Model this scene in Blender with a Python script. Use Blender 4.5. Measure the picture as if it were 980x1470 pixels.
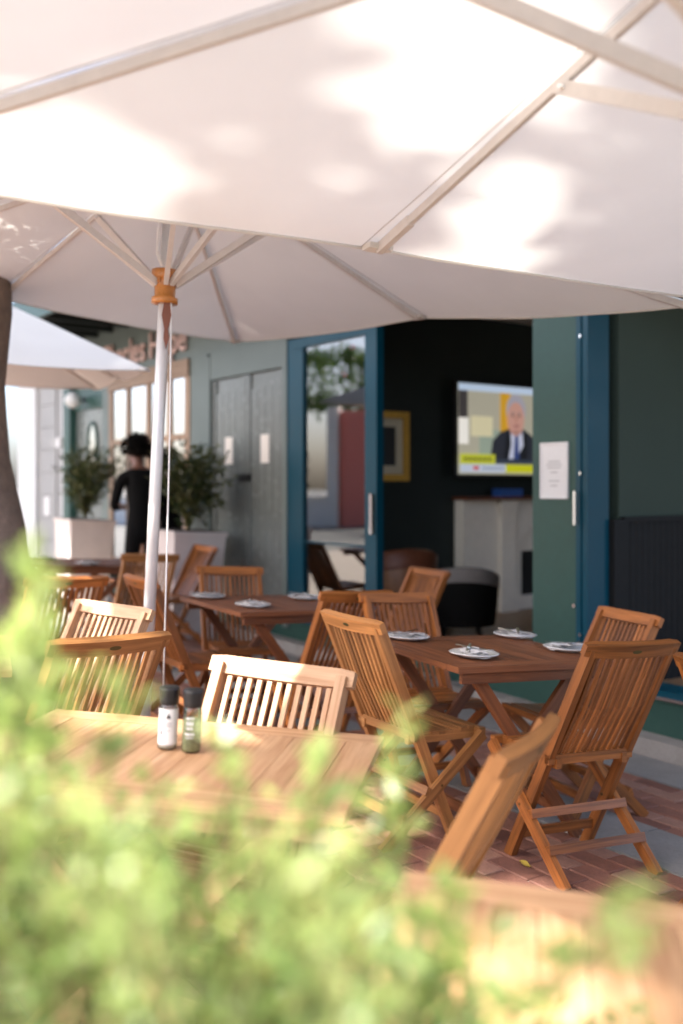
import bpy, bmesh, math, random
import numpy as np
from mathutils import Vector, Matrix, noise
R = math.radians
random.seed(7); rng = np.random.default_rng(7)
sc = bpy.context.scene
for o in list(bpy.data.objects): bpy.data.objects.remove(o)
col = sc.collection

# ------------------------------------------------------------------ camera, sky, sun, exposure
CAMZ = 1.48
cam = bpy.data.cameras.new('camera'); camo = bpy.data.objects.new('camera', cam); col.objects.link(camo)
camo.location = (0, 0, CAMZ); camo.rotation_euler = (R(90), 0, 0)
cam.sensor_fit = 'VERTICAL'; cam.sensor_height = 36; cam.sensor_width = 24
cam.lens = 1400 / 1470 * 36; cam.shift_y = -37 / 1470
cam.clip_start = .05; cam.clip_end = 500
cam.dof.use_dof = True; cam.dof.focus_distance = 3.25; cam.dof.aperture_fstop = 1.3; cam.dof.aperture_blades = 9
sc.camera = camo
SUN = Vector((-.88, -.47, 1.30)).normalized()
w = bpy.data.worlds.new('World'); sc.world = w; w.use_nodes = True
nt = w.node_tree; bg = nt.nodes['Background']
sky = nt.nodes.new('ShaderNodeTexSky'); sky.sky_type = 'NISHITA'; sky.sun_disc = False
sky.sun_elevation = math.asin(SUN.z); sky.sun_rotation = math.atan2(SUN.x, SUN.y)
sky.air_density = .7; sky.dust_density = 4; sky.ozone_density = .5
nt.links.new(sky.outputs[0], bg.inputs[0]); bg.inputs[1].default_value = .15
sl = bpy.data.lights.new('sun', 'SUN'); sl.energy = 3.6; sl.angle = R(.7); sl.color = (1, .95, .87)
so = bpy.data.objects.new('sun', sl); col.objects.link(so); so.rotation_euler = SUN.to_track_quat('Z', 'Y').to_euler()
so.location = SUN * 30
sc.view_settings.view_transform = 'Standard'; sc.view_settings.look = 'None'
sc.view_settings.exposure = 2.15; sc.view_settings.gamma = 1
sc.cycles.use_denoising = True
sc.cycles.max_bounces = 10; sc.cycles.diffuse_bounces = 5; sc.cycles.transparent_max_bounces = 12
sc.cycles.caustics_reflective = False; sc.cycles.caustics_refractive = False

# ------------------------------------------------------------------ frames
GA, GB, GC = .119, -.0454, -.0155                 # the street falls away to the right
def zg(x, y): return GA + GB * x + GC * y
GN = Vector((-GB, -GC, 1)).normalized()
GX = Vector((1, 0, GB)).normalized(); GY = GN.cross(GX)
def mat(x, y, yaw=90, h=0, lift=0):               # local x = right, y = the way it faces, z = street normal
    t = R(yaw); f = GX * math.cos(t) + GY * math.sin(t); r = GX * math.sin(t) - GY * math.cos(t)
    o = Vector((x, y, zg(x, y))) + GN * h + Vector((0, 0, lift))
    return Matrix(((r.x, f.x, GN.x, o.x), (r.y, f.y, GN.y, o.y), (r.z, f.z, GN.z, o.z), (0, 0, 0, 1)))
TH = R(35.5); K0 = Vector((.66, 7.0, 0))
FX = Vector((math.sin(TH), -math.cos(TH), 0)); FY = Vector((math.cos(TH), math.sin(TH), 0))
FM = Matrix(((FX.x, FY.x, 0, K0.x), (FX.y, FY.y, 0, K0.y), (0, 0, 1, 0), (0, 0, 0, 1)))   # facade frame: x along (towards us), y into the building
def fw(x, m, z=0): return FM @ Vector((x, m, z))

# ------------------------------------------------------------------ materials
def M(name, base, rough=.6, metal=0, spec=.5, noise_=None, bump=None, emit=None, coat=0, extra=None):
    m = bpy.data.materials.new(name); m.use_nodes = True
    n = m.node_tree; b = n.nodes['Principled BSDF']
    b.inputs['Base Color'].default_value = (*base, 1); b.inputs['Roughness'].default_value = rough
    b.inputs['Metallic'].default_value = metal; b.inputs['Specular IOR Level'].default_value = spec
    b.inputs['Coat Weight'].default_value = coat
    tc = n.nodes.new('ShaderNodeTexCoord')
    if noise_:
        scale, amt, scale2 = noise_
        t = n.nodes.new('ShaderNodeTexNoise'); t.inputs['Scale'].default_value = scale; t.inputs['Detail'].default_value = 6
        t2 = n.nodes.new('ShaderNodeTexNoise'); t2.inputs['Scale'].default_value = scale2; t2.inputs['Detail'].default_value = 3
        n.links.new(tc.outputs['Object'], t.inputs['Vector']); n.links.new(tc.outputs['Object'], t2.inputs['Vector'])
        ad = n.nodes.new('ShaderNodeMath'); ad.operation = 'ADD'
        n.links.new(t.outputs[0], ad.inputs[0]); n.links.new(t2.outputs[0], ad.inputs[1])
        mr = n.nodes.new('ShaderNodeMapRange'); mr.inputs['From Min'].default_value = .6; mr.inputs['From Max'].default_value = 1.4
        mr.inputs['To Min'].default_value = 1 - amt; mr.inputs['To Max'].default_value = 1 + amt
        n.links.new(ad.outputs[0], mr.inputs['Value'])
        mx = n.nodes.new('ShaderNodeMix'); mx.data_type = 'RGBA'; mx.blend_type = 'MULTIPLY'; mx.inputs[0].default_value = 1
        mx.inputs[6].default_value = (*base, 1); n.links.new(mr.outputs[0], mx.inputs[7]); n.links.new(mx.outputs[2], b.inputs['Base Color'])
        m2 = n.nodes.new('ShaderNodeMapRange'); m2.inputs['To Min'].default_value = max(.03, rough - .12); m2.inputs['To Max'].default_value = min(1, rough + .12)
        n.links.new(t2.outputs[0], m2.inputs['Value']); n.links.new(m2.outputs[0], b.inputs['Roughness'])
    if bump:
        s, st = bump
        t = n.nodes.new('ShaderNodeTexNoise'); t.inputs['Scale'].default_value = s; t.inputs['Detail'].default_value = 5
        n.links.new(tc.outputs['Object'], t.inputs['Vector'])
        bp = n.nodes.new('ShaderNodeBump'); bp.inputs['Strength'].default_value = st; bp.inputs['Distance'].default_value = .01
        n.links.new(t.outputs[0], bp.inputs['Height']); n.links.new(bp.outputs[0], b.inputs['Normal'])
    if emit:
        b.inputs['Emission Color'].default_value = (*base, 1); b.inputs['Emission Strength'].default_value = emit
    return m
def wood(name, dark, light, rough=.45, streak=42, var=.22, coat=0):
    m = bpy.data.materials.new(name); m.use_nodes = True
    n = m.node_tree; b = n.nodes['Principled BSDF']; L = n.links.new
    uv = n.nodes.new('ShaderNodeUVMap'); uv.uv_map = 'grain'
    oi = n.nodes.new('ShaderNodeObjectInfo')
    mp = n.nodes.new('ShaderNodeMapping'); mp.inputs['Scale'].default_value = (2.2, streak, 1)
    L(uv.outputs[0], mp.inputs['Vector'])
    of = n.nodes.new('ShaderNodeMath'); of.operation = 'MULTIPLY'; of.inputs[1].default_value = 37
    L(oi.outputs['Random'], of.inputs[0])
    cb = n.nodes.new('ShaderNodeCombineXYZ'); L(of.outputs[0], cb.inputs[0]); L(of.outputs[0], cb.inputs[2]); L(cb.outputs[0], mp.inputs['Location'])
    t = n.nodes.new('ShaderNodeTexNoise'); t.inputs['Scale'].default_value = 1; t.inputs['Detail'].default_value = 7; t.inputs['Distortion'].default_value = .6
    L(mp.outputs[0], t.inputs['Vector'])
    mp2 = n.nodes.new('ShaderNodeMapping'); mp2.inputs['Scale'].default_value = (9, streak * 5, 1); L(uv.outputs[0], mp2.inputs['Vector'])
    t2 = n.nodes.new('ShaderNodeTexNoise'); t2.inputs['Scale'].default_value = 1; t2.inputs['Detail'].default_value = 4; L(mp2.outputs[0], t2.inputs['Vector'])
    rp = n.nodes.new('ShaderNodeValToRGB'); rp.color_ramp.elements[0].position = .3; rp.color_ramp.elements[1].position = .72
    rp.color_ramp.elements[0].color = (*dark, 1); rp.color_ramp.elements[1].color = (*light, 1)
    ad = n.nodes.new('ShaderNodeMix'); ad.inputs[0].default_value = .3; L(t.outputs[0], ad.inputs[2]); L(t2.outputs[0], ad.inputs[3]); L(ad.outputs[0], rp.inputs[0])
    vr = n.nodes.new('ShaderNodeMapRange'); vr.inputs['To Min'].default_value = 1 - var; vr.inputs['To Max'].default_value = 1 + var; L(oi.outputs['Random'], vr.inputs['Value'])
    mx = n.nodes.new('ShaderNodeMix'); mx.data_type = 'RGBA'; mx.blend_type = 'MULTIPLY'; mx.inputs[0].default_value = 1
    L(rp.outputs[0], mx.inputs[6]); L(vr.outputs[0], mx.inputs[7]); L(mx.outputs[2], b.inputs['Base Color'])
    rr = n.nodes.new('ShaderNodeMapRange'); rr.inputs['To Min'].default_value = rough + .15; rr.inputs['To Max'].default_value = rough - .1; L(t.outputs[0], rr.inputs['Value']); L(rr.outputs[0], b.inputs['Roughness'])
    bp = n.nodes.new('ShaderNodeBump'); bp.inputs['Strength'].default_value = .25; bp.inputs['Distance'].default_value = .002
    L(t2.outputs[0], bp.inputs['Height']); L(bp.outputs[0], b.inputs['Normal']); b.inputs['Coat Weight'].default_value = coat
    return m
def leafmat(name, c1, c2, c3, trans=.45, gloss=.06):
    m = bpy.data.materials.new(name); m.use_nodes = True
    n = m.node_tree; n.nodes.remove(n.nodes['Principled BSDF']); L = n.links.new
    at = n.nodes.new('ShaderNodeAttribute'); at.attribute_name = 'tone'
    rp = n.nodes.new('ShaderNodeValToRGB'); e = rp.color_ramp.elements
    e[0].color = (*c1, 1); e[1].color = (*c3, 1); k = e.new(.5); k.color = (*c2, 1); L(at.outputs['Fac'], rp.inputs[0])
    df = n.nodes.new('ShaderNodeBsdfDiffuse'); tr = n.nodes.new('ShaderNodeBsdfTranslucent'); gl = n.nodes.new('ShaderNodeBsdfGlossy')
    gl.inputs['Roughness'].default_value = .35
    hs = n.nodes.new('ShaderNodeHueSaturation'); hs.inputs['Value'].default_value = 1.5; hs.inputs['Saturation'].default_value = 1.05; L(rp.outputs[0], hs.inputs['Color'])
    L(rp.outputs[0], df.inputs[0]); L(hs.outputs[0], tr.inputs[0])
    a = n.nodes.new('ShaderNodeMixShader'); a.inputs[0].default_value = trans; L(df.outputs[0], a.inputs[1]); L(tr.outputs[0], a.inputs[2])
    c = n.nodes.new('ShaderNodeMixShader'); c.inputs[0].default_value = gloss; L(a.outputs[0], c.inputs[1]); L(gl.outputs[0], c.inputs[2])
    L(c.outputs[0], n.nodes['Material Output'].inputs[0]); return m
def fabric(name, c, trans):
    m = bpy.data.materials.new(name); m.use_nodes = True
    n = m.node_tree; n.nodes.remove(n.nodes['Principled BSDF']); L = n.links.new
    df = n.nodes.new('ShaderNodeBsdfDiffuse'); tr = n.nodes.new('ShaderNodeBsdfTranslucent')
    tc = n.nodes.new('ShaderNodeTexCoord')
    t = n.nodes.new('ShaderNodeTexNoise'); t.inputs['Scale'].default_value = 3; t.inputs['Detail'].default_value = 5; L(tc.outputs['Object'], t.inputs['Vector'])
    mr = n.nodes.new('ShaderNodeMapRange'); mr.inputs['To Min'].default_value = .93; mr.inputs['To Max'].default_value = 1.05; L(t.outputs[0], mr.inputs['Value'])
    mx = n.nodes.new('ShaderNodeMix'); mx.data_type = 'RGBA'; mx.blend_type = 'MULTIPLY'; mx.inputs[0].default_value = 1; mx.inputs[6].default_value = (*c, 1); L(mr.outputs[0], mx.inputs[7])
    L(mx.outputs[2], df.inputs[0]); L(mx.outputs[2], tr.inputs[0])
    wv = n.nodes.new('ShaderNodeTexNoise'); wv.inputs['Scale'].default_value = 420; L(tc.outputs['Object'], wv.inputs['Vector'])
    bp = n.nodes.new('ShaderNodeBump'); bp.inputs['Strength'].default_value = .12; bp.inputs['Distance'].default_value = .002; L(wv.outputs[0], bp.inputs['Height'])
    L(bp.outputs[0], df.inputs['Normal'])
    a = n.nodes.new('ShaderNodeMixShader'); a.inputs[0].default_value = trans; L(df.outputs[0], a.inputs[1]); L(tr.outputs[0], a.inputs[2])
    L(a.outputs[0], n.nodes['Material Output'].inputs[0]); return m
def glass(name, base_refl, tint=(1, 1, 1), ior=1.5):
    m = bpy.data.materials.new(name); m.use_nodes = True
    n = m.node_tree; n.nodes.remove(n.nodes['Principled BSDF']); L = n.links.new
    tr = n.nodes.new('ShaderNodeBsdfTransparent'); tr.inputs[0].default_value = (*tint, 1)
    gl = n.nodes.new('ShaderNodeBsdfGlossy'); gl.inputs['Roughness'].default_value = .01
    fr = n.nodes.new('ShaderNodeFresnel'); fr.inputs['IOR'].default_value = ior
    ad = n.nodes.new('ShaderNodeMath'); ad.operation = 'ADD'; ad.use_clamp = True; ad.inputs[1].default_value = base_refl; L(fr.outputs[0], ad.inputs[0])
    a = n.nodes.new('ShaderNodeMixShader'); L(ad.outputs[0], a.inputs[0]); L(tr.outputs[0], a.inputs[1]); L(gl.outputs[0], a.inputs[2])
    L(a.outputs[0], n.nodes['Material Output'].inputs[0]); return m

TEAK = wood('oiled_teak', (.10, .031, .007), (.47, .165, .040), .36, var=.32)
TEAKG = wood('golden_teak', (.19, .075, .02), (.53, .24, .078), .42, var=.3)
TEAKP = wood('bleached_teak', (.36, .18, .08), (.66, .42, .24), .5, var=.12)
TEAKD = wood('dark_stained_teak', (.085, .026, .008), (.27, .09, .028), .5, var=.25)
TIMBER = wood('window_timber', (.20, .12, .07), (.42, .29, .19), .55)
CLOTH = fabric('canopy_cloth', (.84, .815, .78), .31)
CLOTHW = fabric('white_canopy_cloth', (.74, .73, .71), .07); CLOTH2 = fabric('denser_canopy_cloth', (.78, .765, .73), .24)  # second umbrella's cloth: slightly darker and less translucent than the first
ALU = M('silver_pole_paint', (.66, .65, .64), .38, .25, noise_=(30, .04, 8))
CREAM = M('cream_powder_coat', (.66, .62, .59), .42, noise_=(9, .07, 40))
ORANGE = M('varnished_orange_wood', (.50, .19, .035), .3, noise_=(22, .2, 60), coat=.4)
STRAP = M('brown_leather_strap', (.16, .05, .025), .6)
GREEN = M('dark_green_paint', (.030, .080, .064), .4, spec=.35, noise_=(3, .1, 30), bump=(60, .05))
GREENM = M('matt_green_paint', (.042, .060, .046), .6, spec=.2, noise_=(2.2, .1, 25))
GREENG = M('grey_green_paint', (.17, .185, .172), .24, noise_=(2, .1, 14), bump=(25, .06))
GREENL = M('sage_wall_paint', (.13, .16, .145), .5, noise_=(2.5, .12, 18))
BLUE = M('petrol_blue_gloss', (.001, .052, .082), .34, spec=.28, noise_=(3, .05, 6))
DARKIN = M('interior_black_green', (.021, .027, .025), .55, spec=.15, noise_=(2, .12, 14))
BLACKB = M('black_boarding', (.011, .011, .011), .55, spec=.2, noise_=(4, .15, 20))
MANTEL = M('off_white_plaster', (.86, .79, .68), .6, noise_=(3, .06, 18))
SOOT = M('soot', (.01, .01, .01), .9)
WHITEW = M('white_render', (.74, .73, .72), .7, noise_=(1.5, .05, 9), bump=(40, .1))
GREYD = M('weathered_grey_door', (.36, .35, .34), .55, noise_=(4, .08, 30))
GOLD = M('gilt_frame', (.50, .27, .04), .35, .6, noise_=(20, .15, 70))
MOUNT = M('cream_mount_board', (.62, .55, .40), .8)
INK = M('black_print', (.012, .012, .014), .5)
PAPER = M('white_paper', (.80, .78, .76), .6, noise_=(5, .03, 30))
CHROME = M('chrome', (.75, .75, .75), .2, 1)
BLACKP = M('black_plastic', (.013, .012, .012), .42, noise_=(20, .1, 80))
CHINA = M('white_china', (.80, .79, .77), .16, coat=.3)
LINEN = M('white_linen', (.82, .80, .78), .8, noise_=(30, .05, 90), bump=(300, .1))
STEEL = M('cutlery_steel', (.62, .62, .62), .18, 1)
GREYF = M('grey_upholstery', (.17, .155, .145), .85, noise_=(14, .12, 60), bump=(220, .2))
TAN = M('tan_leather', (.21, .09, .035), .42, noise_=(6, .18, 40))
BROWNL = M('brown_leather', (.14, .045, .02), .45, noise_=(6, .18, 40))
BRICKS = [M('brick_%d' % i, c, .7, noise_=(16, .22, 70), bump=(90, .35)) for i, c in enumerate([(.25, .110, .074), (.29, .13, .088), (.20, .088, .062), (.33, .175, .125)])]
MORTAR = M('pale_mortar', (.33, .28, .24), .9, noise_=(8, .2, 50), bump=(120, .5))
CONC = M('grey_concrete', (.245, .235, .22), .8, noise_=(5, .18, 45), bump=(70, .4))
KERB = M('granite_kerb', (.34, .31, .28), .75, noise_=(7, .16, 60), bump=(90, .4))
ASPH = M('asphalt', (.13, .128, .122), .85, noise_=(1.2, .2, 60), bump=(200, .5))
BARK = M('tree_bark', (.19, .145, .115), .85, noise_=(5, .3, 26), bump=(18, 1))
POT = M('white_planter', (.66, .58, .54), .5, noise_=(4, .06, 20))
SOIL = M('soil', (.03, .02, .014), .95, bump=(60, 1))
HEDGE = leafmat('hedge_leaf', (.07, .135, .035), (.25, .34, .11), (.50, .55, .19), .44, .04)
BAY = leafmat('bay_leaf', (.020, .034, .008), (.045, .06, .014), (.09, .10, .03), .25, .05)
CROWN = leafmat('street_tree_leaf', (.03, .07, .015), (.06, .11, .025), (.10, .16, .04), .3, .05)
PINKF = leafmat('pink_blossom', (.45, .05, .10), (.6, .12, .18), (.7, .3, .3), .4, .03)
TWIG = M('green_twig', (.16, .15, .05), .7)
GLASSC = glass('door_glass', .22, (.92, .95, .93))
GLASSW = glass('coated_window_glass', .75, (.6, .62, .6))
GLASSB = glass('clear_glass', .03, (.93, .95, .90))
SKIN = M('brown_skin', (.16, .07, .045), .5)
BLACKC = M('black_cotton', (.006, .006, .006), .9, spec=.08, noise_=(12, .2, 40))
HAIR = M('black_hair', (.006, .005, .004), .8, spec=.1, bump=(60, 1))
SALT = M('white_salt', (.85, .83, .80), .8)
PEPPER = M('green_herbs', (.48, .52, .28), .8, noise_=(120, .4, 300))
LABELP = M('label_paper', (.84, .82, .79), .5)
LETTER = M('blush_sign_letters', (.62, .42, .36), .5)
LAMPG = M('opal_glass', (.8, .8, .78), .3)
PINKD = M('pink_paint', (.75, .22, .18), .5)
CURT = M('beige_curtain', (.30, .25, .15), .85, noise_=(3, .15, 40))
PALE = M('pale_leaf', (.5, .36, .06), .6)
SLATE = M('slate_roof', (.10, .10, .11), .7, noise_=(6, .2, 40))
DECAL = M('sticker', (.8, .74, .66), .5)
BLUEB = M('blue_enamel', (.03, .10, .35), .4)

# ------------------------------------------------------------------ mesh helpers
class B:
    def __init__(s): s.bm = bmesh.new(); s.uv = s.bm.loops.layers.uv.new('grain')
    def hexa(s, V, L=1., wd=.1):
        vs = [s.bm.verts.new(v) for v in V]
        off = random.random() * 5
        for f, q in (((0, 3, 2, 1), 2), ((4, 5, 6, 7), 2), ((0, 1, 5, 4), 0), ((1, 2, 6, 5), 1), ((2, 3, 7, 6), 0), ((3, 0, 4, 7), 1)):
            fc = s.bm.faces.new([vs[i] for i in f])
            for lp, i in zip(fc.loops, f):
                a = 1 if i in (4, 5, 6, 7) else 0
                if q == 2: lp[s.uv].uv = (off + (i in (1, 2, 5, 6)) * wd * .3, off + (i in (2, 3, 6, 7)) * wd)
                else: lp[s.uv].uv = (off + a * L, off + (q * .3 + (i in (1, 2, 5, 6) if q == 0 else i in (2, 3, 6, 7))) * wd)
        return vs
    def beam(s, p, q, wd, h, up=(0, 0, 1), taper=1.):
        p, q = Vector(p), Vector(q); t = (q - p); L = t.length; t /= L
        up = Vector(up); sd = t.cross(up)
        if sd.length < 1e-6: sd = t.cross(Vector((1, 0, 0)))
        sd.normalize(); up = sd.cross(t)
        a, b = sd * wd / 2, up * h / 2
        s.hexa([p - a - b, p + a - b, p + a + b, p - a + b, q + (-a - b) * taper, q + (a - b) * taper, q + (a + b) * taper, q + (-a + b) * taper], L, max(wd, h))
    def box(s, x0, x1, y0, y1, z0, z1):
        dx, dy, dz = abs(x1 - x0), abs(y1 - y0), abs(z1 - z0); c = Vector(((x0 + x1) / 2, (y0 + y1) / 2, (z0 + z1) / 2))
        if dx >= dy and dx >= dz: s.beam((x0, c.y, c.z), (x1, c.y, c.z), dy, dz)
        elif dy >= dz: s.beam((c.x, y0, c.z), (c.x, y1, c.z), dx, dz)
        else: s.beam((c.x, c.y, z0), (c.x, c.y, z1), dx, dy, (0, 1, 0))
    def tube(s, pts, rad, n=10, cap=True):
        pts = [Vector(p) for p in pts]; rings = []
        rad = rad if isinstance(rad, (list, tuple)) else [rad] * len(pts)
        ref = None; ln = 0
        for i, p in enumerate(pts):
            t = (pts[min(i + 1, len(pts) - 1)] - pts[max(i - 1, 0)]).normalized()
            if ref is None: ref = t.orthogonal().normalized()
            ref = (ref - t * ref.dot(t)).normalized(); b = t.cross(ref)
            rings.append([s.bm.verts.new(p + (ref * math.cos(a) + b * math.sin(a)) * rad[i]) for a in [2 * math.pi * k / n for k in range(n)]])
        for i in range(len(rings) - 1):
            for k in range(n):
                f = s.bm.faces.new((rings[i][k], rings[i][(k + 1) % n], rings[i + 1][(k + 1) % n], rings[i + 1][k])); f.smooth = True
                for lp, (a, b) in zip(f.loops, ((i, k), (i, k + 1), (i + 1, k + 1), (i + 1, k))): lp[s.uv].uv = (a * .1, b / n * .1)
        if cap:
            s.bm.faces.new(rings[0][::-1]); s.bm.faces.new(rings[-1])
    def lathe(s, prof, n=24, c=(0, 0, 0), cap=True):
        rings = [[s.bm.verts.new((c[0] + r * math.cos(2 * math.pi * k / n), c[1] + r * math.sin(2 * math.pi * k / n), c[2] + z)) for k in range(n)] for r, z in prof]
        for i in range(len(rings) - 1):
            for k in range(n):
                f = s.bm.faces.new((rings[i][k], rings[i][(k + 1) % n], rings[i + 1][(k + 1) % n], rings[i + 1][k])); f.smooth = True
        if cap:
            s.bm.faces.new(rings[0][::-1]); s.bm.faces.new(rings[-1])
    def grid(s, P, smooth=True):                    # P[i][j]
        V = [[s.bm.verts.new(p) for p in r] for r in P]
        for i in range(len(V) - 1):
            for j in range(len(V[0]) - 1):
                f = s.bm.faces.new((V[i][j], V[i + 1][j], V[i + 1][j + 1], V[i][j + 1])); f.smooth = smooth
    def prism(s, pts, y0, y1):                      # polygon in x,z pushed along y
        a = [s.bm.verts.new((x, y0, z)) for x, z in pts]; b = [s.bm.verts.new((x, y1, z)) for x, z in pts]; n = len(pts)
        s.bm.faces.new(a); s.bm.faces.new(b[::-1])
        for i in range(n): s.bm.faces.new((a[i], b[i], b[(i + 1) % n], a[(i + 1) % n]))
    def done(s, name, m, parent=None, bevel=0, matrix=None, seg=1):
        if bevel:
            ed = [e for e in s.bm.edges if len(e.link_faces) == 2 and e.calc_face_angle(0) > .5]
            bmesh.ops.bevel(s.bm, geom=ed, offset=bevel, segments=seg, affect='EDGES', profile=.6)
        bmesh.ops.recalc_face_normals(s.bm, faces=s.bm.faces)
        me = bpy.data.meshes.new(name); s.bm.to_mesh(me); s.bm.free(); me.materials.append(m)
        return obj(name, me, parent, matrix)
def obj(name, me, parent=None, matrix=None):
    o = bpy.data.objects.new(name, me); col.objects.link(o)
    if parent: o.parent = parent
    if matrix is not None: o.matrix_world = matrix if not parent else o.matrix_world; 
    if matrix is not None and parent: o.matrix_local = matrix
    return o
def tag(o, label=None, cat=None, group=None, kind=None):
    for k, v in (('label', label), ('category', cat), ('group', group), ('kind', kind)):
        if v: o[k] = v
    return o
def thing(name, matrix, label, cat, group=None):
    o = bpy.data.objects.new(name, None); col.objects.link(o); o.empty_display_size = .1
    o.matrix_world = matrix; return tag(o, label, cat, group)
def bx(name, m, parent, x0, x1, y0, y1, z0, z1, bevel=0, matrix=None):
    b = B(); b.box(x0, x1, y0, y1, z0, z1); return b.done(name, m, parent, bevel, matrix)
def copy_tree(o, parent=None):
    c = o.copy(); col.objects.link(c); c.parent = parent
    for ch in o.children: copy_tree(ch, c)
    return c
def remat(o, mp):
    for ch in o.children_recursive:
        if ch.type == 'MESH':
            for sl_ in ch.material_slots:
                nm = mp.get(sl_.material)
                if nm: sl_.link = 'OBJECT'; sl_.material = nm
def leaves(name, P, N, size, m, parent=None, aspect=.5, tone=None, kind=None, fold=.15):
    """many small folded leaf faces in one mesh; P positions, N leaf directions (n,3)"""
    n = len(P); N = N / np.linalg.norm(N, axis=1, keepdims=True)
    rv = rng.normal(size=(n, 3)); S = np.cross(N, rv); S /= np.linalg.norm(S, axis=1, keepdims=True); U = np.cross(S, N)
    sz = (np.asarray(size) * np.ones(n))[:, None]
    a = P; c = P + N * sz; mid = P + N * sz * .45
    l = mid + S * sz * aspect * .5 + U * sz * fold; r = mid - S * sz * aspect * .5 + U * sz * fold
    V = np.stack([a, r, c, l], 1).reshape(-1, 3)
    i = np.arange(n) * 4
    F = np.concatenate([np.stack([i, i + 1, i + 2], 1), np.stack([i, i + 2, i + 3], 1)])
    me = bpy.data.meshes.new(name); me.from_pydata(V.tolist(), [], F.tolist())
    if tone is None: tone = rng.random(n)
    at = me.attributes.new('tone', 'FLOAT', 'POINT'); at.data.foreach_set('value', np.repeat(tone, 4).astype(np.float32))
    me.materials.append(m); o = obj(name, me, parent)
    if kind: o['kind'] = kind
    return o

# ------------------------------------------------------------------ ground
def ground():
    b = B(); xs = [-200, -90, -40, -20, -12, -8, -5, -3, -1, 1, 3, 5, 8, 12, 20, 40, 90, 200]
    def gz(x, y):
        c = lambda t: math.copysign(min(abs(t), 14), t)
        return zg(c(x), c(y)) - .03
    b.grid([[(x, y, gz(x, y)) for y in xs] for x in xs])
    tag(b.done('ground', ASPH), kind='structure')
ground()
def paved(x, m, h=0):                               # facade-frame plan point on the street surface
    p = fw(x, m); return Vector((p.x, p.y, zg(p.x, p.y))) + GN * h
def strip(name, m_, x0, x1, y0, y1, h0, h1, parent=None):
    b = B(); b.hexa([paved(x0, y0, h0), paved(x0, y1, h0), paved(x0, y1, h1), paved(x0, y0, h1), paved(x1, y0, h0), paved(x1, y1, h0), paved(x1, y1, h1), paved(x1, y0, h1)], abs(x1 - x0), abs(y1 - y0))
    return b.done(name, m_, parent, .006)
def paving():
    b = B(); b.grid([[paved(x, y, -.007) for y in np.linspace(-9, 0, 12)] for x in np.linspace(-9, 5, 14)])
    pv = tag(b.done('pavement', MORTAR), kind='structure')
    L, W_, g = .222, .108, .007
    cand = []
    row = 0; m = -.40
    rows = []
    while m > -5.4:
        if -1.43 < m - W_ / 2 < -1.02: m = -1.425; continue
        rows.append(m - W_ / 2); m -= W_
    for r, mm in enumerate(rows):
        x = -4.2 + (r % 2) * L / 2
        while x < 3.4:
            cand.append((x, mm)); x += L
    def score(c):
        p = paved(*c); u = 490 + 1400 * p.x / p.y; v = 698 - 1400 * (p.z - CAMZ) / p.y
        if p.y < .5: return 1e9
        pen = 0
        if not (440 < u < 1010 and 960 < v < 1420): pen = 100
        return p.y + pen
    cand.sort(key=score)
    ax = (paved(1, -2) - paved(0, -2)).normalized(); ay = GN.cross(ax); ay.normalize()
    def mk():
        q = B(); q.hexa([(-L / 2 + g / 2, -W_ / 2 + g / 2, -.02), (-L / 2 + g / 2, W_ / 2 - g / 2, -.02), (-L / 2 + g / 2, W_ / 2 - g / 2, .002), (-L / 2 + g / 2, -W_ / 2 + g / 2, .002),
                         (L / 2 - g / 2, -W_ / 2 + g / 2, -.02), (L / 2 - g / 2, W_ / 2 - g / 2, -.02), (L / 2 - g / 2, W_ / 2 - g / 2, .002), (L / 2 - g / 2, -W_ / 2 + g / 2, .002)])
        return q
    mes = []
    for mt in BRICKS:
        q = mk(); ed = [e for e in q.bm.edges]; bmesh.ops.bevel(q.bm, geom=ed, offset=.004, segments=1, affect='EDGES')
        me = bpy.data.meshes.new('brick'); q.bm.to_mesh(me); q.bm.free(); me.materials.append(mt); mes.append(me)
    def mtx(c):
        p = paved(*c) + GN * random.uniform(-.0025, .003); a = random.gauss(0, .012)
        x = ax * math.cos(a) + ay * math.sin(a); y = GN.cross(x); n = (GN + ax * random.gauss(0, .008) + ay * random.gauss(0, .012)).normalized()
        return Matrix(((x.x, y.x, n.x, p.x), (x.y, y.y, n.y, p.y), (x.z, y.z, n.z, p.z), (0, 0, 0, 1)))
    for c in cand[:300]:
        o = bpy.data.objects.new('brick', random.choice(mes)); col.objects.link(o); o.parent = pv; o.matrix_local = mtx(c)
    q = bmesh.new()
    for c in cand[300:]:
        mm = mtx(c); k = random.randrange(4)
        vs = [q.verts.new(mm @ Vector((sx * (L - g) / 2, sy * (W_ - g) / 2, .002))) for sx, sy in ((-1, -1), (1, -1), (1, 1), (-1, 1))]
        v2 = [q.verts.new(mm @ Vector((sx * (L - g) / 2, sy * (W_ - g) / 2, -.02))) for sx, sy in ((-1, -1), (1, -1), (1, 1), (-1, 1))]
        for f in [vs] + [[vs[i], v2[i], v2[(i + 1) % 4], vs[(i + 1) % 4]][::-1] for i in range(4)]: q.faces.new(f).material_index = k
    me = bpy.data.meshes.new('brickwork'); q.to_mesh(me); q.free()
    for mt in BRICKS: me.materials.append(mt)
    tag(obj('brickwork', me, pv), kind='stuff')
    x = -6.0
    while x < 4:                                    # concrete drain slabs and the gutter along the kerb
        l = .62; strip('concrete_slab', CONC, x, x + l - .008, -1.42, -1.035, -.03, .004 + random.uniform(0, .003), pv); x += l
    x = -9.0
    while x < 4:
        l = .95; strip('gutter_slab', CONC, x, x + l - .008, -.39, -.02, -.03, .004 + random.uniform(0, .004), pv); x += l
    kb = thing('kerb', Matrix(), 'worn grey granite kerb running along the foot of the green shopfront', 'kerb')
    x = -9.0
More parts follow.
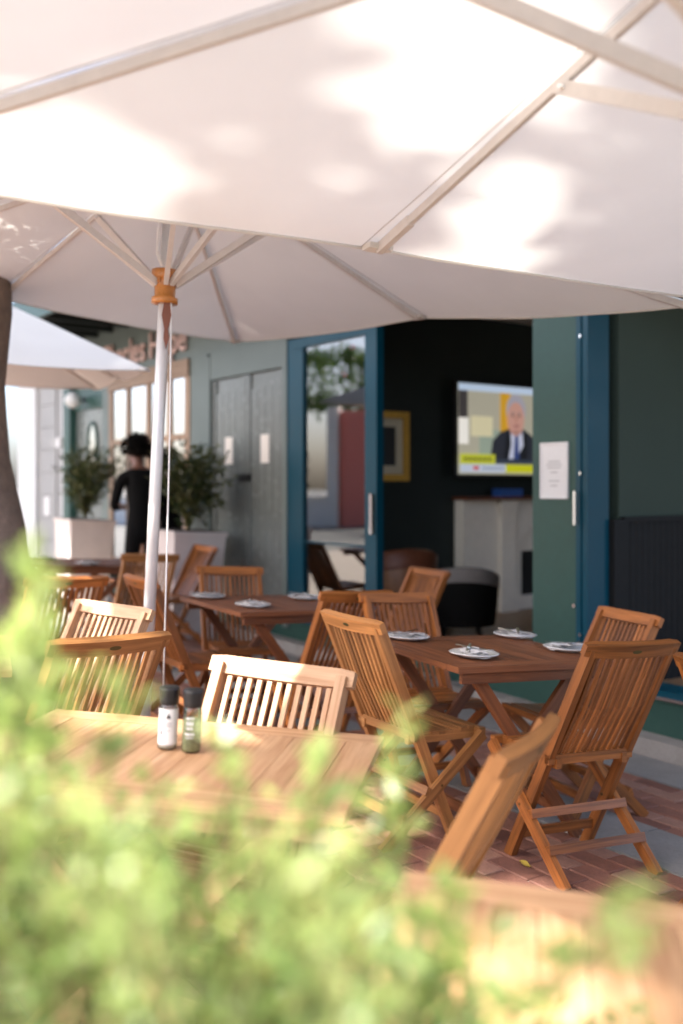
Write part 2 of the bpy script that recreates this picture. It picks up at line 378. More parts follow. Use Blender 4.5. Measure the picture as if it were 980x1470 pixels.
    while x < 4:
        l = .8; strip('kerb_stone', KERB, x, x + l - .01, 0, .17, -.05, .10 + random.uniform(-.003, .003), kb); x += l
paving()

# ------------------------------------------------------------------ restaurant
def building():
    bd = thing('restaurant_building', FM.copy(), 'dark green restaurant shopfront with petrol blue door frames and open bay', 'building')
    P = lambda n, m, *a, **k: bx(n, m, bd, *a, **k)
    FL = .20
    # plinth and walls (x = -s : x grows towards the camera)
    P('plinth', GREEN, -7.9, .798, .16, .32, -.3, .255); P('plinth', GREEN, .80, 1.24, .14, .40, -.3, .4); P('plinth', GREEN, 1.242, 5, .16, .32, -.3, .255)
    P('pier', GREEN, .82, 1.22, .15, .42, .4, 3.4, bevel=.006)
    P('upper_wall', GREENL, -7.9, 5, .15, .42, 2.85, 3.62)
    P('pilaster', GREENL, -4.10, -3.72, .13, .42, .25, 2.848, bevel=.006)
    P('pilaster', GREEN, -7.92, -7.66, .10, .42, .0, 3.4, bevel=.006)
    P('pilaster', GREENL, -6.56, -6.33, .13, .42, .25, 2.848, bevel=.006)
    P('door_head', GREEN, -7.66, -6.56, .17, .42, 2.50, 2.848)
    P('end_wall', DARKIN, -2.10, -1.98, .42, 6, FL, 3.2)
    P('back_wall', DARKIN, -1.98, 5, 6, 6.15, FL, 3.2)
    P('floor', M('dark_boards', (.28, .17, .09), .4, noise_=(4, .2, 40)), -1.98, 5, .32, 6, .0, FL)
    P('ceiling', WHITEW, -8, 5, .30, 6.2, 3.2, 3.32)
    P('vestibule_wall', CURT, -3.6, -2.1, 1.0, 1.1, FL, 3.2)
    P('window_room_wall', DARKIN, -6.5, -3.7, 2.2, 2.3, FL, 3.2)
    # partition on the right with black boarding below
    P('partition_wall', GREENM, 1.14, 1.295, .43, 2.7, FL, 3.2)
    for i in range(34):
        bx('board', BLACKB, bd, 1.297, 1.312, .46 + i * .062, .46 + i * .062 + .057, FL, 1.27 - .02, bevel=.003)
    P('dado_cap', BLACKB, 1.297, 1.335, .44, 2.6, 1.25, 1.285, bevel=.004)
    P('dado_post', BLACKB, 1.297, 1.345, .325, .45, FL, 1.27)
    # blue folded door stack
    fd = thing_part('folded_doors', bd)
    bx('door_leaf', BLUE, fd, 1.222, 1.258, .11, .32, .27, 2.846, bevel=.005)
    bx('door_leaf', BLUE, fd, 1.263, 1.305, .12, .32, .27, 2.846, bevel=.005)
    for z in (.55, 1.55, 2.4): bx('hinge', CHROME, fd, 1.254, 1.266, .10, .118, z, z + .02)
    bx('door_handle', CHROME, fd, 1.232, 1.250, .07, .11, 1.24, 1.45, bevel=.004)
    bx('threshold', BLUE, bd, 1.31, 5, .13, .34, .257, .31, bevel=.004); bx('sill_bar', CHROME, bd, 1.31, 5, .115, .129, .258, .275)
    bx('header', BLUE, bd, 1.31, 5, .14, .34, 2.76, 2.848)
    bx('header', DARKIN, bd, -.80, .818, .16, .34, 2.80, 2.848)
    # fixed / open glass door
    gd = thing_part('glass_door', bd)
    bx('door_frame', BLUE, gd, -2.16, -2.03, .13, .36, .27, 2.80, bevel=.005)
    bx('door_frame', BLUE, gd, -2.03, -1.88, .11, .17, .27, 2.70, bevel=.005)
    bx('door_frame', BLUE, gd, -.955, -.80, .10, .17, .27, 2.79, bevel=.005)
    bx('door_frame', BLUE, gd, -2.03, -.957, .105, .17, 2.702, 2.79, bevel=.005)
    bx('door_frame', BLUE, gd, -1.878, -.957, .11, .165, .27, .42, bevel=.005)
    bx('door_frame', BLUE, gd, -1.878, -.957, .125, .133, .985, 1.0)
    bx('pane', GLASSC, gd, -1.878, -.957, .135, .145, .42, 2.702)
    bx('door_handle', CHROME, gd, -.845, -.815, .06, .10, 1.10, 1.42, bevel=.005)
    # grey double door
    dd = thing_part('double_door', bd)
    bx('door_frame', GREENL, dd, -3.72, -3.64, .12, .36, .2, 2.82, bevel=.005); bx('door_frame', GREENL, dd, -2.24, -2.162, .12, .36, .2, 2.82, bevel=.005)
    bx('door_frame', GREENL, dd, -3.638, -2.242, .125, .36, 2.57, 2.845, bevel=.005)
    for x0, x1 in ((-3.635, -2.943), (-2.937, -2.245)):
        lf = bx('door_leaf', GREENG, dd, x0, x1, .17, .23, .26, 2.565, bevel=.006)
        for z0, z1 in ((.38, 1.10), (1.24, 2.42)):
            w_ = (x1 - x0 - .16) / 4
            for k in range(4): bx('plank', GREENG, lf, x0 + .08 + k * w_ + .003, x0 + .08 + (k + 1) * w_ - .003, .155, .172, z0, z1, bevel=.004)
        for q in ((x0, x0 + .07), (x1 - .07, x1)): bx('stile', GREENG, lf, q[0] + .002, q[1], .148, .17, .27, 2.56, bevel=.004)
        bx('door_sticker', DECAL, lf, (x0 + x1) / 2 - .08, (x0 + x1) / 2 + .07, .150, .1545, 1.70, 1.97)
        bx('hinge', CHROME, lf, x1 - .03, x1 - .012, .14, .148, .62, .78)
    bx('letter_slot', BLACKP, dd, -3.06, -2.85, .12, .15, 1.53, 1.60, bevel=.005)
    # timber window
    wn = thing_part('timber_window', bd)
    bx('window_frame', TIMBER, wn, -6.33, -4.10, .10, .36, 2.66, 2.846, bevel=.006)
    bx('window_frame', TIMBER, wn, -6.33, -4.10, .08, .36, .45, .60, bevel=.006)
    for x in (-6.33, -5.80, -5.22, -4.66, -4.22): bx('mullion', TIMBER, wn, x, x + .12, .12, .34, .60, 2.658, bevel=.006)
    bx('transom', TIMBER, wn, -6.21, -4.22, .122, .32, 1.98, 2.05, bevel=.004)
    for x0, x1 in ((-6.21, -5.80), (-5.68, -5.22), (-5.10, -4.66), (-4.54, -4.22)):
        bx('pane', GLASSW, wn, x0, x1, .135, .14, .60, 2.66)
    # narrow side door with an oval light
    sd = thing_part('side_door', bd)
    bx('door_leaf', GREENG, sd, -7.655, -6.565, .20, .26, .2, 2.50, bevel=.006)
    b = B(); n = 20
    b.prism([(-7.05 + .15 * math.cos(a), 1.98 + .33 * math.sin(a)) for a in [2 * math.pi * k / n for k in range(n)]], .185, .20)
    b.done('oval_pane', GLASSW, sd)
    b = B(); b.tube([(-7.05 + .16 * math.cos(a), .185, 1.98 + .34 * math.sin(a)) for a in [2 * math.pi * k / n for k in range(n + 1)]], .02, 6); b.done('oval_rim', GREEN, sd)
    # veranda roof over the pavement
    rf = thing_part('veranda_roof', bd)
    bx('roof_slab', M('tarred_roof', (.04, .04, .04), .7), rf, -8.4, 5, -1.0, .148, 3.50, 3.62)
    for i in range(27): bx('rafter', DARKIN, rf, -8.3 + i * .5, -8.24 + i * .5, -.98, .145, 3.40, 3.497)
    bx('fascia', GREEN, rf, -8.4, 5, -1.05, -1.002, 3.36, 3.66)
    bx('upper_storey', WHITEW, bd, -8, 5, .20, 6, 3.625, 6.5)
    return bd
def thing_part(name, parent):
    o = bpy.data.objects.new(name, None); col.objects.link(o); o.parent = parent; return o
building()

def white_building():
    o = thing('white_building', FM @ Matrix.Translation((-9.2, 0, 0)), 'white rendered building with a tall grey boarded door beyond the shopfront', 'building')
    bx('wall', WHITEW, o, -.95, 1.27, .28, 3, -.2, 4.4); bx('wall', WHITEW, o, 1.02, 1.272, .17, .282, -.2, 4.4)
    bx('wall', WHITEW, o, -.95, -.12, .17, .282, -.2, 4.4); bx('lintel', WHITEW, o, -.12, 1.02, .175, .282, 3.02, 4.4)
    bx('door_frame', WHITEW, o, -.12, -.06, .15, .26, 0, 3.02)
    dr = bx('door', GREYD, o, -.06, .86, .22, .27, 0, 3.0)
    for k in range(9): bx('board', GREYD, dr, -.055, .70, .20, .222, .04 + k * .33, .04 + k * .33 + .318, bevel=.006)
    bx('side_light', INK, o, .862, .93, .24, .27, 0, 3.0); bx('letter_box', PAPER, dr, .25, .46, .185, .20, 1.05, 1.32, bevel=.01)
    bx('lamp_bracket', PAPER, o, 1.06, 1.20, .08, .168, 2.02, 2.16, bevel=.03)
white_building()

def sign():
    s = thing('shop_sign', FM @ Matrix.Translation((-6.55, .12, 2.95)), 'blush pink lettering fixed to the shopfront above the timber window', 'sign')
    x = 0
    for ch in 'Charles Hope':
        if ch == ' ': x += .10; continue
        cu = bpy.data.curves.new('letter', 'FONT'); cu.body = ch; cu.size = .42; cu.extrude = .012; cu.offset = .004
        t = bpy.data.objects.new('tmp', cu); col.objects.link(t)
        me = bpy.data.meshes.new_from_object(t.evaluated_get(bpy.context.evaluated_depsgraph_get())); col.objects.unlink(t); bpy.data.objects.remove(t)
        me.transform(Matrix.Rotation(R(90), 4, 'X')); xs = [v.co.x for v in me.vertices]
        me.transform(Matrix.Translation((-min(xs), 0, 0))); me.materials.clear(); me.materials.append(LETTER)
        o = obj('letter', me, s); o.location = (x, 0, 0); x += max(xs) - min(xs) + .035
sign()
def wall_lamp():
    o = thing('wall_lamp', FM @ Matrix.Translation((-7.28, .17, 2.62)), 'round opal wall lamp over the door with the oval pane', 'lamp')
    b = B(); b.lathe([(.005, -.11), (.06, -.09), (.1, -.04), (.11, 0), (.1, .05), (.06, .09), (.01, .11)], 16, (0, -.16, 0)); b.done('globe', LAMPG, o)
    b = B(); b.beam((0, 0, .02), (0, -.1, .0), .04, .04); b.done('bracket', BLACKP, o, .004)
wall_lamp()
def notice():
    o = thing('framed_notice', FM @ Matrix.Translation((1.015, .15, 1.40)), 'white framed paper notice screwed to the green pier', 'notice')
    x0, x1, h = -.115, .118, .36
    bx('frame', PAPER, o, x0, x1, -.018, -.002, 0, .014); bx('frame', PAPER, o, x0, x1, -.018, -.002, h - .014, h)
    bx('frame', PAPER, o, x0, x0 + .014, -.018, -.002, .014, h - .014); bx('frame', PAPER, o, x1 - .014, x1, -.018, -.002, .014, h - .014)
    s = bx('sheet', PAPER, o, x0 + .014, x1 - .014, -.010, -.002, .014, h - .014)
    g = M('grey_print', (.45, .43, .42), .7)
    for z, a in ((.235, .05), (.215, .065), (.195, .055), (.165, .03), (.11, .045), (.08, .03)): bx('text_line', g, s, -a, a, -.012, -.0101, z, z + .007)
notice()
tag(bx('pier_screw', CHROME, None, 0, .02, 0, .012, 0, .02, matrix=FM @ Matrix.Translation((1.17, .135, .72))), 'small bright screw head low on the green pier', 'screw')

# ---- inside the open bay (end wall at x = -1.98 faces us)
def EW(m, z, off=0): return FM @ Matrix.Translation((-1.98 + off, m, z)) @ Matrix.Rotation(R(90), 4, 'Z')   # local x = into room depth, local -y = off the wall
def endm(u, off=0):                                         # depth along the end wall seen at pixel column u (used once, to size the room)
    k = (u - 490) / 1400; q = fw(-1.98 + off, 0); return (k * q.y - q.x) / (FY.x - k * FY.y)
mtv = endm(658, .155); mfp = endm(652)
def television():
    o = thing('television', EW(mtv, 1.60, .10), 'large television showing a newsreader above the fireplace', 'television')
    W_, H_ = 1.52, .90
    bx('bezel', BLACKP, o, -.03, W_ + .03, -.05, .0, -.03, H_ + .03, bevel=.006); bx('bracket', BLACKP, o, .4, 1.1, .0, .095, .3, .6)
    E_ = lambda n, c, s=.55: M('screen_' + n, c, .5, emit=s * .36)
    s = bx('screen', E_('studio', (.34, .32, .25)), o, 0, W_, -.054, -.0502, 0, H_)
    k = [0]; fx = (endm(739, .155) - mtv) / .855
    def pc(n, c, x0, x1, z0, z1, e=.55):
        k[0] += 1; bx(n, E_(n + str(k[0]), c, e), s, x0 * fx, min(x1 * fx, W_) if x1 < W_ else W_, -.0556 - k[0] * .0012, -.0548 - k[0] * .0012, z0, z1)
    pc('top_band', (.42, .52, .66), 0, W_, .83, .90); pc('backdrop', (.04, .035, .035), 0, .13, .55, .83); pc('backdrop', (.75, .72, .66), 0, .14, .30, .56)
    pc('backdrop', (.50, .27, .02), .62, .78, .2, .83); pc('backdrop', (.25, .30, .24), .30, .62, .16, .45); pc('backdrop', (.55, .50, .32), .18, .50, .38, .58)
    def ell(n, c, cx, cz, rx, rz, e=.55):
        k[0] += 1; b = B(); b.prism([(cx * fx + rx * fx * math.cos(a), cz + rz * math.sin(a)) for a in [2 * math.pi * i / 20 for i in range(20)]], -.0556 - k[0] * .0012, -.0548 - k[0] * .0012); b.done(n, E_(n + str(k[0]), c, e), s)
    def pol(n, c, pts, e=.55):
        k[0] += 1; b = B(); b.prism([(a * fx, c_) for a, c_ in pts], -.0556 - k[0] * .0012, -.0548 - k[0] * .0012); b.done(n, E_(n + str(k[0]), c, e), s)
    pol('suit', (.02, .022, .03), [(.46, .14), (.50, .34), (.62, .43), (.76, .47), (.98, .47), (1.10, .41), (1.22, .32), (1.26, .14)])
    pol('shirt', (.45, .47, .58), [(.72, .16), (.76, .44), (.96, .44), (.98, .30), (.86, .16)])
    pol('tie', (.03, .05, .16), [(.82, .16), (.845, .40), (.895, .40), (.91, .16)])
    ell('hair', (.30, .29, .34), .86, .66, .155, .165); ell('face', (.46, .25, .20), .855, .57, .135, .175)
    for ex in (-.05, .05): ell('eye', (.06, .04, .04), .855 + ex, .605, .022, .012)
    for ex in (-.05, .05): ell('brow', (.22, .18, .18), .855 + ex, .632, .03, .008)
    ell('nose', (.36, .18, .14), .855, .565, .018, .035); ell('mouth', (.24, .09, .09), .855, .497, .045, .012); ell('jaw', (.34, .18, .15), .855, .43, .08, .028)
    pol('lapel', (.008, .009, .012), [(.66, .16), (.70, .40), (.76, .45), (.77, .30), (.73, .16)]); pol('lapel', (.008, .009, .012), [(.90, .16), (.97, .30), (.96, .45), (1.02, .41), (1.03, .16)])
    pc('banner', (.42, .44, .03), 0, .52, .10, .20); pc('banner', (.42, .47, .56), 0, .68, .02, .10); pc('banner', (.46, .46, .01), .68, W_, .02, .10); pc('banner', (.03, .04, .06), .52, W_, .105, .15)
    for q in range(6): pc('caption_word', (.10, .10, .02), .05 + q * .07, .05 + q * .07 + .05, .135, .165)
    pc('caption_word', (.45, .05, .05), .18, .26, .045, .08)
    for q in range(5): pc('caption_word', (.16, .18, .24), .32 + q * .065, .32 + q * .065 + .045, .048, .07)
television()
def fireplace():
    o = thing('fireplace', EW(mfp, .2), 'off white fireplace surround with arched opening under the television', 'fireplace')
    H_ = 1.14
    a0, a1, a2 = endm(702) - mfp, endm(724) - mfp, endm(736) - mfp
    bx('surround', MANTEL, o, 0, a1 - .002, -.14, -.002, 0, H_, bevel=.006)
    bx('pilaster', MANTEL, o, a0, a1 - .02, -.18, -.142, .16, H_ - .12, bevel=.01); bx('pilaster_base', MANTEL, o, a0 - .02, a1 - .004, -.20, -.142, 0, .16, bevel=.006); bx('pilaster_cap', MANTEL, o, a0 - .02, a1 - .004, -.20, -.142, H_ - .12, H_, bevel=.006)
    n = 12; x0, x1 = a2, a2 + .58
    arch = [(a1, 0), (x0, 0), (x0, .66)] + [(x0 + .29 - .29 * math.cos(math.pi * k / n), .66 + .20 * math.sin(math.pi * k / n)) for k in range(1, n)] + [(x1, .66), (x1, 0), (x1 + .6, 0), (x1 + .6, H_), (a1, H_)]
    b = B(); b.prism(arch, -.12, -.06); b.done('arch', MANTEL, o, .004)
    bx('firebox', SOOT, o, x0 - .03, x1 + .03, -.058, -.003, 0, .60); bx('firebox_lintel', MANTEL, o, x0 - .03, x1 + .03, -.058, -.003, .602, .92)
    bx('shelf', BROWNL, o, -.03, x1 + .64, -.24, -.002, H_ + .002, H_ + .035, bevel=.005)
    bx('hearth_step', MANTEL, o, x0 + .004, x1 - .004, -.10, -.06, 0, .14)
    ob = tag(bx('mantel_box', BLUEB, None, endm(700) - mfp, endm(730) - mfp, -.20, -.06, 0, .08, bevel=.02, matrix=EW(mfp, .2 + H_ + .036)), 'small blue enamel box on the fireplace shelf', 'box')
fireplace()
def painting():
    m0, m1 = endm(492), endm(583); W_ = m1 - m0
    o = thing('framed_picture', EW(m0, 1.53), 'small gilt framed black print hanging on the dark interior wall', 'picture')
    h = .66; f_ = .065
    for a in ((0, W_, 0, f_), (0, W_, h - f_, h), (0, f_, f_, h - f_), (W_ - f_, W_, f_, h - f_)): bx('frame', GOLD, o, a[0], a[1], -.05, -.003, a[2], a[3], bevel=.008)
    mt = bx('mount', MOUNT, o, f_, W_ - f_, -.025, -.004, f_, h - f_); bx('print', INK, mt, f_ + .07, W_ - f_ - .09, -.028, -.0255, f_ + .08, h - f_ - .08)
    b = B(); b.lathe([(.01, 0), (.05, .02), (.05, .06), (.01, .09)], 12); 
    b.done('print_figure', MOUNT, mt, matrix=Matrix.Translation((W_ * .5, -.030, h * .36)) @ Matrix.Scale(.06, 4, (0, 1, 0)))
painting()
def tub_chair(name, x, m, yaw, sm, bm_, label, s=1.):
    o = thing(name, FM @ Matrix.Translation((x, m, .2)) @ Matrix.Rotation(R(yaw), 4, 'Z') @ Matrix.Scale(s, 4), label, 'armchair')
    P = []
    for i in range(25):
        a = math.pi * (.02 + .96 * i / 24); c, sn = math.cos(a), math.sin(a); hgt = .62 + .12 * sn
        P.append([(c * r, sn * r * .95, z) for r, z in ((.30, .30), (.31, hgt - .05), (.335, hgt), (.37, hgt + .01), (.40, hgt - .03), (.39, .35), (.36, .12))])
    b = B(); b.grid(P); b.done('backrest', bm_, o)
    b = B(); b.grid([[(c * r, sn * r, z) for r, z in ((.325, hh - .10), (.33, hh + .005), (.37, hh + .02), (.41, hh - .005), (.405, hh - .14))] for c, sn, hh in [(math.cos(math.pi * i / 24), .95 * math.sin(math.pi * i / 24), .62 + .12 * math.sin(math.pi * i / 24)) for i in range(25)]]); b.done('back_cushion', sm, o)
    b = B(); b.lathe([(.02, .26), (.30, .27), (.315, .33), (.30, .40), (.2, .42), (.02, .425)], 24); b.done('seat', bm_, o)
    for a in (45, 135, 225, 315):
        b = B(); b.tube([(.27 * math.cos(R(a)), .27 * math.sin(R(a)), 0), (.24 * math.cos(R(a)), .24 * math.sin(R(a)), .27)], [.015, .022], 8); b.done('leg', BLACKP, o)
tub_chair('tub_armchair', -.93, 1.12, -128, GREYF, BLACKC, 'low tub armchair with grey back roll before the fireplace', .80)
tub_chair('leather_armchair', -1.32, .66, -100, BROWNL, TAN, 'tan leather tub armchair behind the glass door', 1.0)

# ------------------------------------------------------------------ umbrellas
SEAM = M('canopy_stitching', (.55, .51, .48), .8)
def umbrella(M0, half, rot, ze, za, runner, cloth, label, strut_r=.6, sag=.045, cord=False, drop=None, base=True, ext=None):
    o = thing('patio_umbrella', M0, label, 'umbrella', 'square patio umbrellas over the tables')
    apex = Vector((0, 0, za)); ends = []
    for k in range(8):
        a = R(rot + 45 * k); rr = half if k % 2 == 0 else half * math.sqrt(2)
        z = ze + (drop[k] if drop else 0)
        ends.append(Vector((rr * math.cos(a), rr * math.sin(a), z)))
        if ext:                                     # canopy set off centre on its pole: half widths along rot, rot+90, rot+180, rot+270
            e = [(ext[0], 0), (ext[0], ext[1]), (0, ext[1]), (-ext[2], ext[1]), (-ext[2], 0), (-ext[2], -ext[3]), (0, -ext[3]), (ext[0], -ext[3])][k]
            c_, s_ = math.cos(R(rot)), math.sin(R(rot)); ends[-1] = Vector((e[0] * c_ - e[1] * s_, e[0] * s_ + e[1] * c_, z))
    NR, NC = 20, 12
    def surf(k, r, c):
        e1, e2 = ends[k], ends[(k + 1) % 8]; e = e1.lerp(e2, c)
        e = e * (1 - sag * .35 * 4 * c * (1 - c)); p = apex.lerp(e, r)
        p.z -= .006 * 4 * c * (1 - c) * r * (1.2 - r) * 2
        p.z += .006 * noise.noise(p * 2.5 + Vector((k, 0, 0)))
        return p
    for k in range(8):
        b = B(); b.grid([[surf(k, .02 + .98 * i / NR, j / NC) for j in range(NC + 1)] for i in range(NR + 1)])
        pn = b.done('canopy_panel', cloth, o)
        b = B(); b.tube([surf(k, 1, j / 16) + Vector((0, 0, -.004)) for j in range(17)], .0045, 6); b.done('hem', cloth, pn)
        for c in (.025, .975):
            b = B(); b.tube([surf(k, .1 + .9 * j / 12, c if k % 2 == 0 else c) + Vector((0, 0, -.002)) for j in range(13)], .0014, 4); b.done('seam', SEAM, pn)
    for k in range(8):
        e = ends[k]; d = (e - apex); up = Vector((0, 0, 1)); off = Vector((0, 0, -.024))
        L = d.length
        p0 = apex + d * (.05 / L) + off; p1 = apex + d * (1 - .05 / L) + off
        b = B(); b.beam(p0, p1, .014, .024, up); rb = b.done('rib', CREAM, o, .005, seg=2)
        b = B(); b.beam(apex + d * (1 - .22 / L) + off, apex + d * (1 - .045 / L) + off, .019, .029, up); b.done('rib_sleeve', CREAM, rb, .006, seg=2)
        b = B(); b.beam(apex + d * (1 - .06 / L) + off * .9, apex + d * (1 - .004 / L) + off * .35, .075, .016, up, .9); b.done('rib_pocket', cloth, rb, .003)
        dd = Vector((d.x, d.y, 0)).normalized(); t = strut_r / Vector((d.x, d.y, 0)).length
        q = apex + d * t + off * 1.9; r0 = Vector((dd.x * .045, dd.y * .045, runner))
        ex = (q - r0).normalized() * .03
        b = B(); b.beam(r0, q + ex, .020, .030, up); st = b.done('strut', CREAM, o, .006, seg=2)
        b = B(); sdv = dd.cross(up) * .02; b.tube([q - sdv, q + sdv], .006, 8); b.done('pivot_bolt', CHROME, st)
    b = B(); b.tube([(0, 0, .03), (0, 0, za + .03)], .026, 18); b.done('pole', ALU, o)
    b = B(); b.lathe([(.03, za - .09), (.06, za - .08), (.06, za - .02), (.05, za + .01), (.012, za + .06)], 16); b.done('top_hub', ORANGE, o)
    b = B(); b.lathe([(.033, -.085), (.058, -.085), (.058, -.06), (.046, -.055), (.046, .005), (.05, .02), (.062, .025), (.062, .06), (.033, .06)], 12); rn = b.done('runner', ORANGE, o, matrix=Matrix.Translation((0, 0, runner)))
    for k in range(8):
        a = R(rot + 45 * k + 22.5); b = B(); b.beam((.05 * math.cos(a), .05 * math.sin(a), .0), (.05 * math.cos(a), .05 * math.sin(a), .055), .012, .012); b.done('runner_block', ORANGE, rn, .002)
    if cord:
        b = B(); b.tube([(.035, -.035, runner - .06), (.055, -.03, runner - .6), (.07, -.035, runner - 1.2), (.085, -.03, .35)], .0035, 6); b.done('pull_cord', LINEN, o)
        b = B(); b.tube([(-.005, -.055, runner + .06), (-.03, -.055, runner + .12), (-.035, -.04, runner + .22), (-.028, -.03, runner + .30)], .006, 8); b.done('cord_loop', LINEN, o)
        b = B(); b.prism([(-.012, -.08), (.012, -.08), (.022, -.14), (.01, -.2), (.016, -.24), (.004, -.285), (-.008, -.24), (-.006, -.2), (-.02, -.14)], -.058, -.052)
        b.done('closing_strap', STRAP, o, matrix=Matrix.Translation((.018, .02, runner)))
    if base:
        b = B(); b.box(-.3, .3, -.3, .3, 0, .05); b.done('base_slab', CONC, o, .01); b = B(); b.tube([(0, 0, .05), (0, 0, .35)], .036, 16); b.done('base_tube', ALU, o)
    return o
# nearest umbrella, its pole out of the frame to the right
U1 = mat(.64, 1.48, 90)
umbrella(U1, 1.44, 116.7, 2.09, 2.44, 1.98, CLOTH, 'cream patio umbrella spread over the wooden tables beside the leafy hedge', sag=.008, drop=[0, -.035, 0, 0, 0, 0, 0, .04])
U2 = mat(-.868, 4.20, 90)
umbrella(U2, 1.68, 44, 2.415, 2.87, 2.265, CLOTH2, 'cream patio umbrella on the silver pole behind the sunlit chairs', cord=True, sag=.03, drop=[-.015, 0, 0, 0, 0, 0, -.07, -.125], ext=(1.68, 1.68, .9, 1.6))
U3 = mat(-3.25, 7.30, 90)
umbrella(U3, 1.45, 20.6, 2.18, 2.98, 2.1, CLOTHW, 'white patio umbrella beside the tree trunk near the white building', drop=[.10, .14, .14, .10, .05, 0, 0, 0])

# ------------------------------------------------------------------ chairs and tables
YT, YF, YR, YS, ZS, CW, ZB, CH = -.271, .160, -.216, .268, .433, .449, .434, .898
BOLT = M('dull_brass', (.12, .07, .03), .4, .7)
def make_chair():
    o = thing('folding_chair', Matrix(), 'x', 'chair', 'slatted teak folding chairs')
    top = lambda z: YT + (YF - YT) * (1 - z / CH)
    lean = Vector((0, YF - YT, -CH)).normalized(); nrm = Vector((0, CH, YF - YT)).normalized()   # nrm points forward, out of the back
    xs = CW / 2 - .034
    for s in (-1, 1):
        b = B(); b.beam((s * xs, top(CH - .02), CH - .02), (s * xs, YF, 0), .028, .044, nrm); b.done('stile', TEAK, o, .005)
        b = B(); b.beam((s * (xs + .030), YS, ZS - .012), (s * (xs + .030), YR, 0), .026, .042, (0, .5, 1)); b.done('rear_leg', TEAK, o, .005)
        b = B(); b.beam((s * (xs - .03), top(ZB) - .03, ZB - .02), (s * (xs - .03), YS - .0, ZB - .02), .024, .038); b.done('seat_rail', TEAK, o, .004)
        b = B(); b.tube([(s * (xs + .044), .055, .233), (s * (xs - .02), .055, .233)], .006, 8); b.done('pivot_bolt', BOLT, o)
    # curved top rail
    b = B(); n = 10; c0 = Vector((0, top(CH - .022), CH - .022)); hh = .0275; th = .016
    ring = []
    for i in range(n + 1):
        x = -CW / 2 + CW * i / n; cv = .016 * (1 - (2 * i / n - 1) ** 2); ce = c0 + Vector((x, 0, 0)) - nrm * cv - nrm * .002
        e = .004 if i in (0, n) else 0
        crown = -.004 * (2 * i / n - 1) ** 2
        ring.append([ce + nrm * (th - e) - lean * (hh - e + crown), ce + nrm * (th - e) + lean * (hh - e), ce - nrm * (th - e) + lean * (hh - e), ce - nrm * (th - e) - lean * (hh - e + crown)])
    vs = [[b.bm.verts.new(p) for p in r] for r in ring]
    for i in range(n):
        for k in range(4):
            f = b.bm.faces.new((vs[i][k], vs[i + 1][k], vs[i + 1][(k + 1) % 4], vs[i][(k + 1) % 4]))
            for lp, (a, q) in zip(f.loops, ((i, k), (i + 1, k), (i + 1, k + 1), (i, k + 1))): lp[b.uv].uv = (a / n * CW, q * .045)
    b.bm.faces.new(vs[0][::-1]); b.bm.faces.new(vs[-1]); tr = b.done('top_rail', TEAK, o, .007, seg=2)
    b = B(); bc = c0 - nrm * (.016 + th + .0008); nn = 14
    pl = [b.bm.verts.new(bc + Vector((.022 * math.cos(2 * math.pi * k / nn), 0, 0)) + lean * .008 * math.sin(2 * math.pi * k / nn)) for k in range(nn)]
    p2 = [b.bm.verts.new(v.co - nrm * .0015) for v in pl]
    b.bm.faces.new(p2); [b.bm.faces.new((pl[k], pl[(k + 1) % nn], p2[(k + 1) % nn], p2[k])) for k in range(nn)]
    b.done('maker_badge', M('badge_brass', (.10, .085, .03), .4, .5), tr)
    for k in range(11):
        x = -.155 + k * .031; cv = .014 * (1 - (x / .2) ** 2)
        p = Vector((x, top(CH - .05), CH - .05)) - nrm * cv; q = Vector((x, top(ZB) , ZB)) - nrm * .004
        m = (p + q) / 2 - nrm * .010
        b = B(); b.beam(p, m, .0145, .011, nrm); b.beam(m, q, .0145, .011, nrm); b.done('back_slat', TEAK, o, .003)
    bp = Vector((0, top(ZB), ZB)) - nrm * .012
    b = B(); b.beam(bp + Vector((-CW / 2 + .02, 0, 0)), bp + Vector((CW / 2 - .02, 0, 0)), .026, .036, (0, 0, 1)); b.done('back_rail', TEAK, o, .004)
    for k in range(8):                              # seat slats across, dished a little
        y = top(ZB) + .025 + k * .0385; dz = -.010 * math.sin(math.pi * k / 7)
        b = B(); b.beam((-xs + .016, y, ZB + .006 + dz), (xs - .016, y, ZB + .006 + dz), .034, .014); b.done('seat_slat', TEAK, o, .003)
    b = B(); b.beam((-xs - .02, YS + .008, ZS - .006), (xs + .02, YS + .008, ZS - .006), .03, .03); b.done('seat_front_rail', TEAK, o, .006)
    leg = lambda z: YR + (YS - YR) * z / ZS
    for z in (.105, .205):
        b = B(); b.beam((-xs - .042, leg(z) - .026, z + .01), (xs + .042, leg(z) - .026, z + .01), .018, .034, (0, .4, 1)); b.done('rear_stretcher', TEAK, o, .004)
    z = .10; b = B(); b.beam((-xs + .014, top(z), z), (xs - .014, top(z), z), .018, .034); b.done('front_stretcher', TEAK, o, .004)
    return o
PAIR = lambda x, y, yaw, wood_, label: (x, y, yaw, wood_, label)
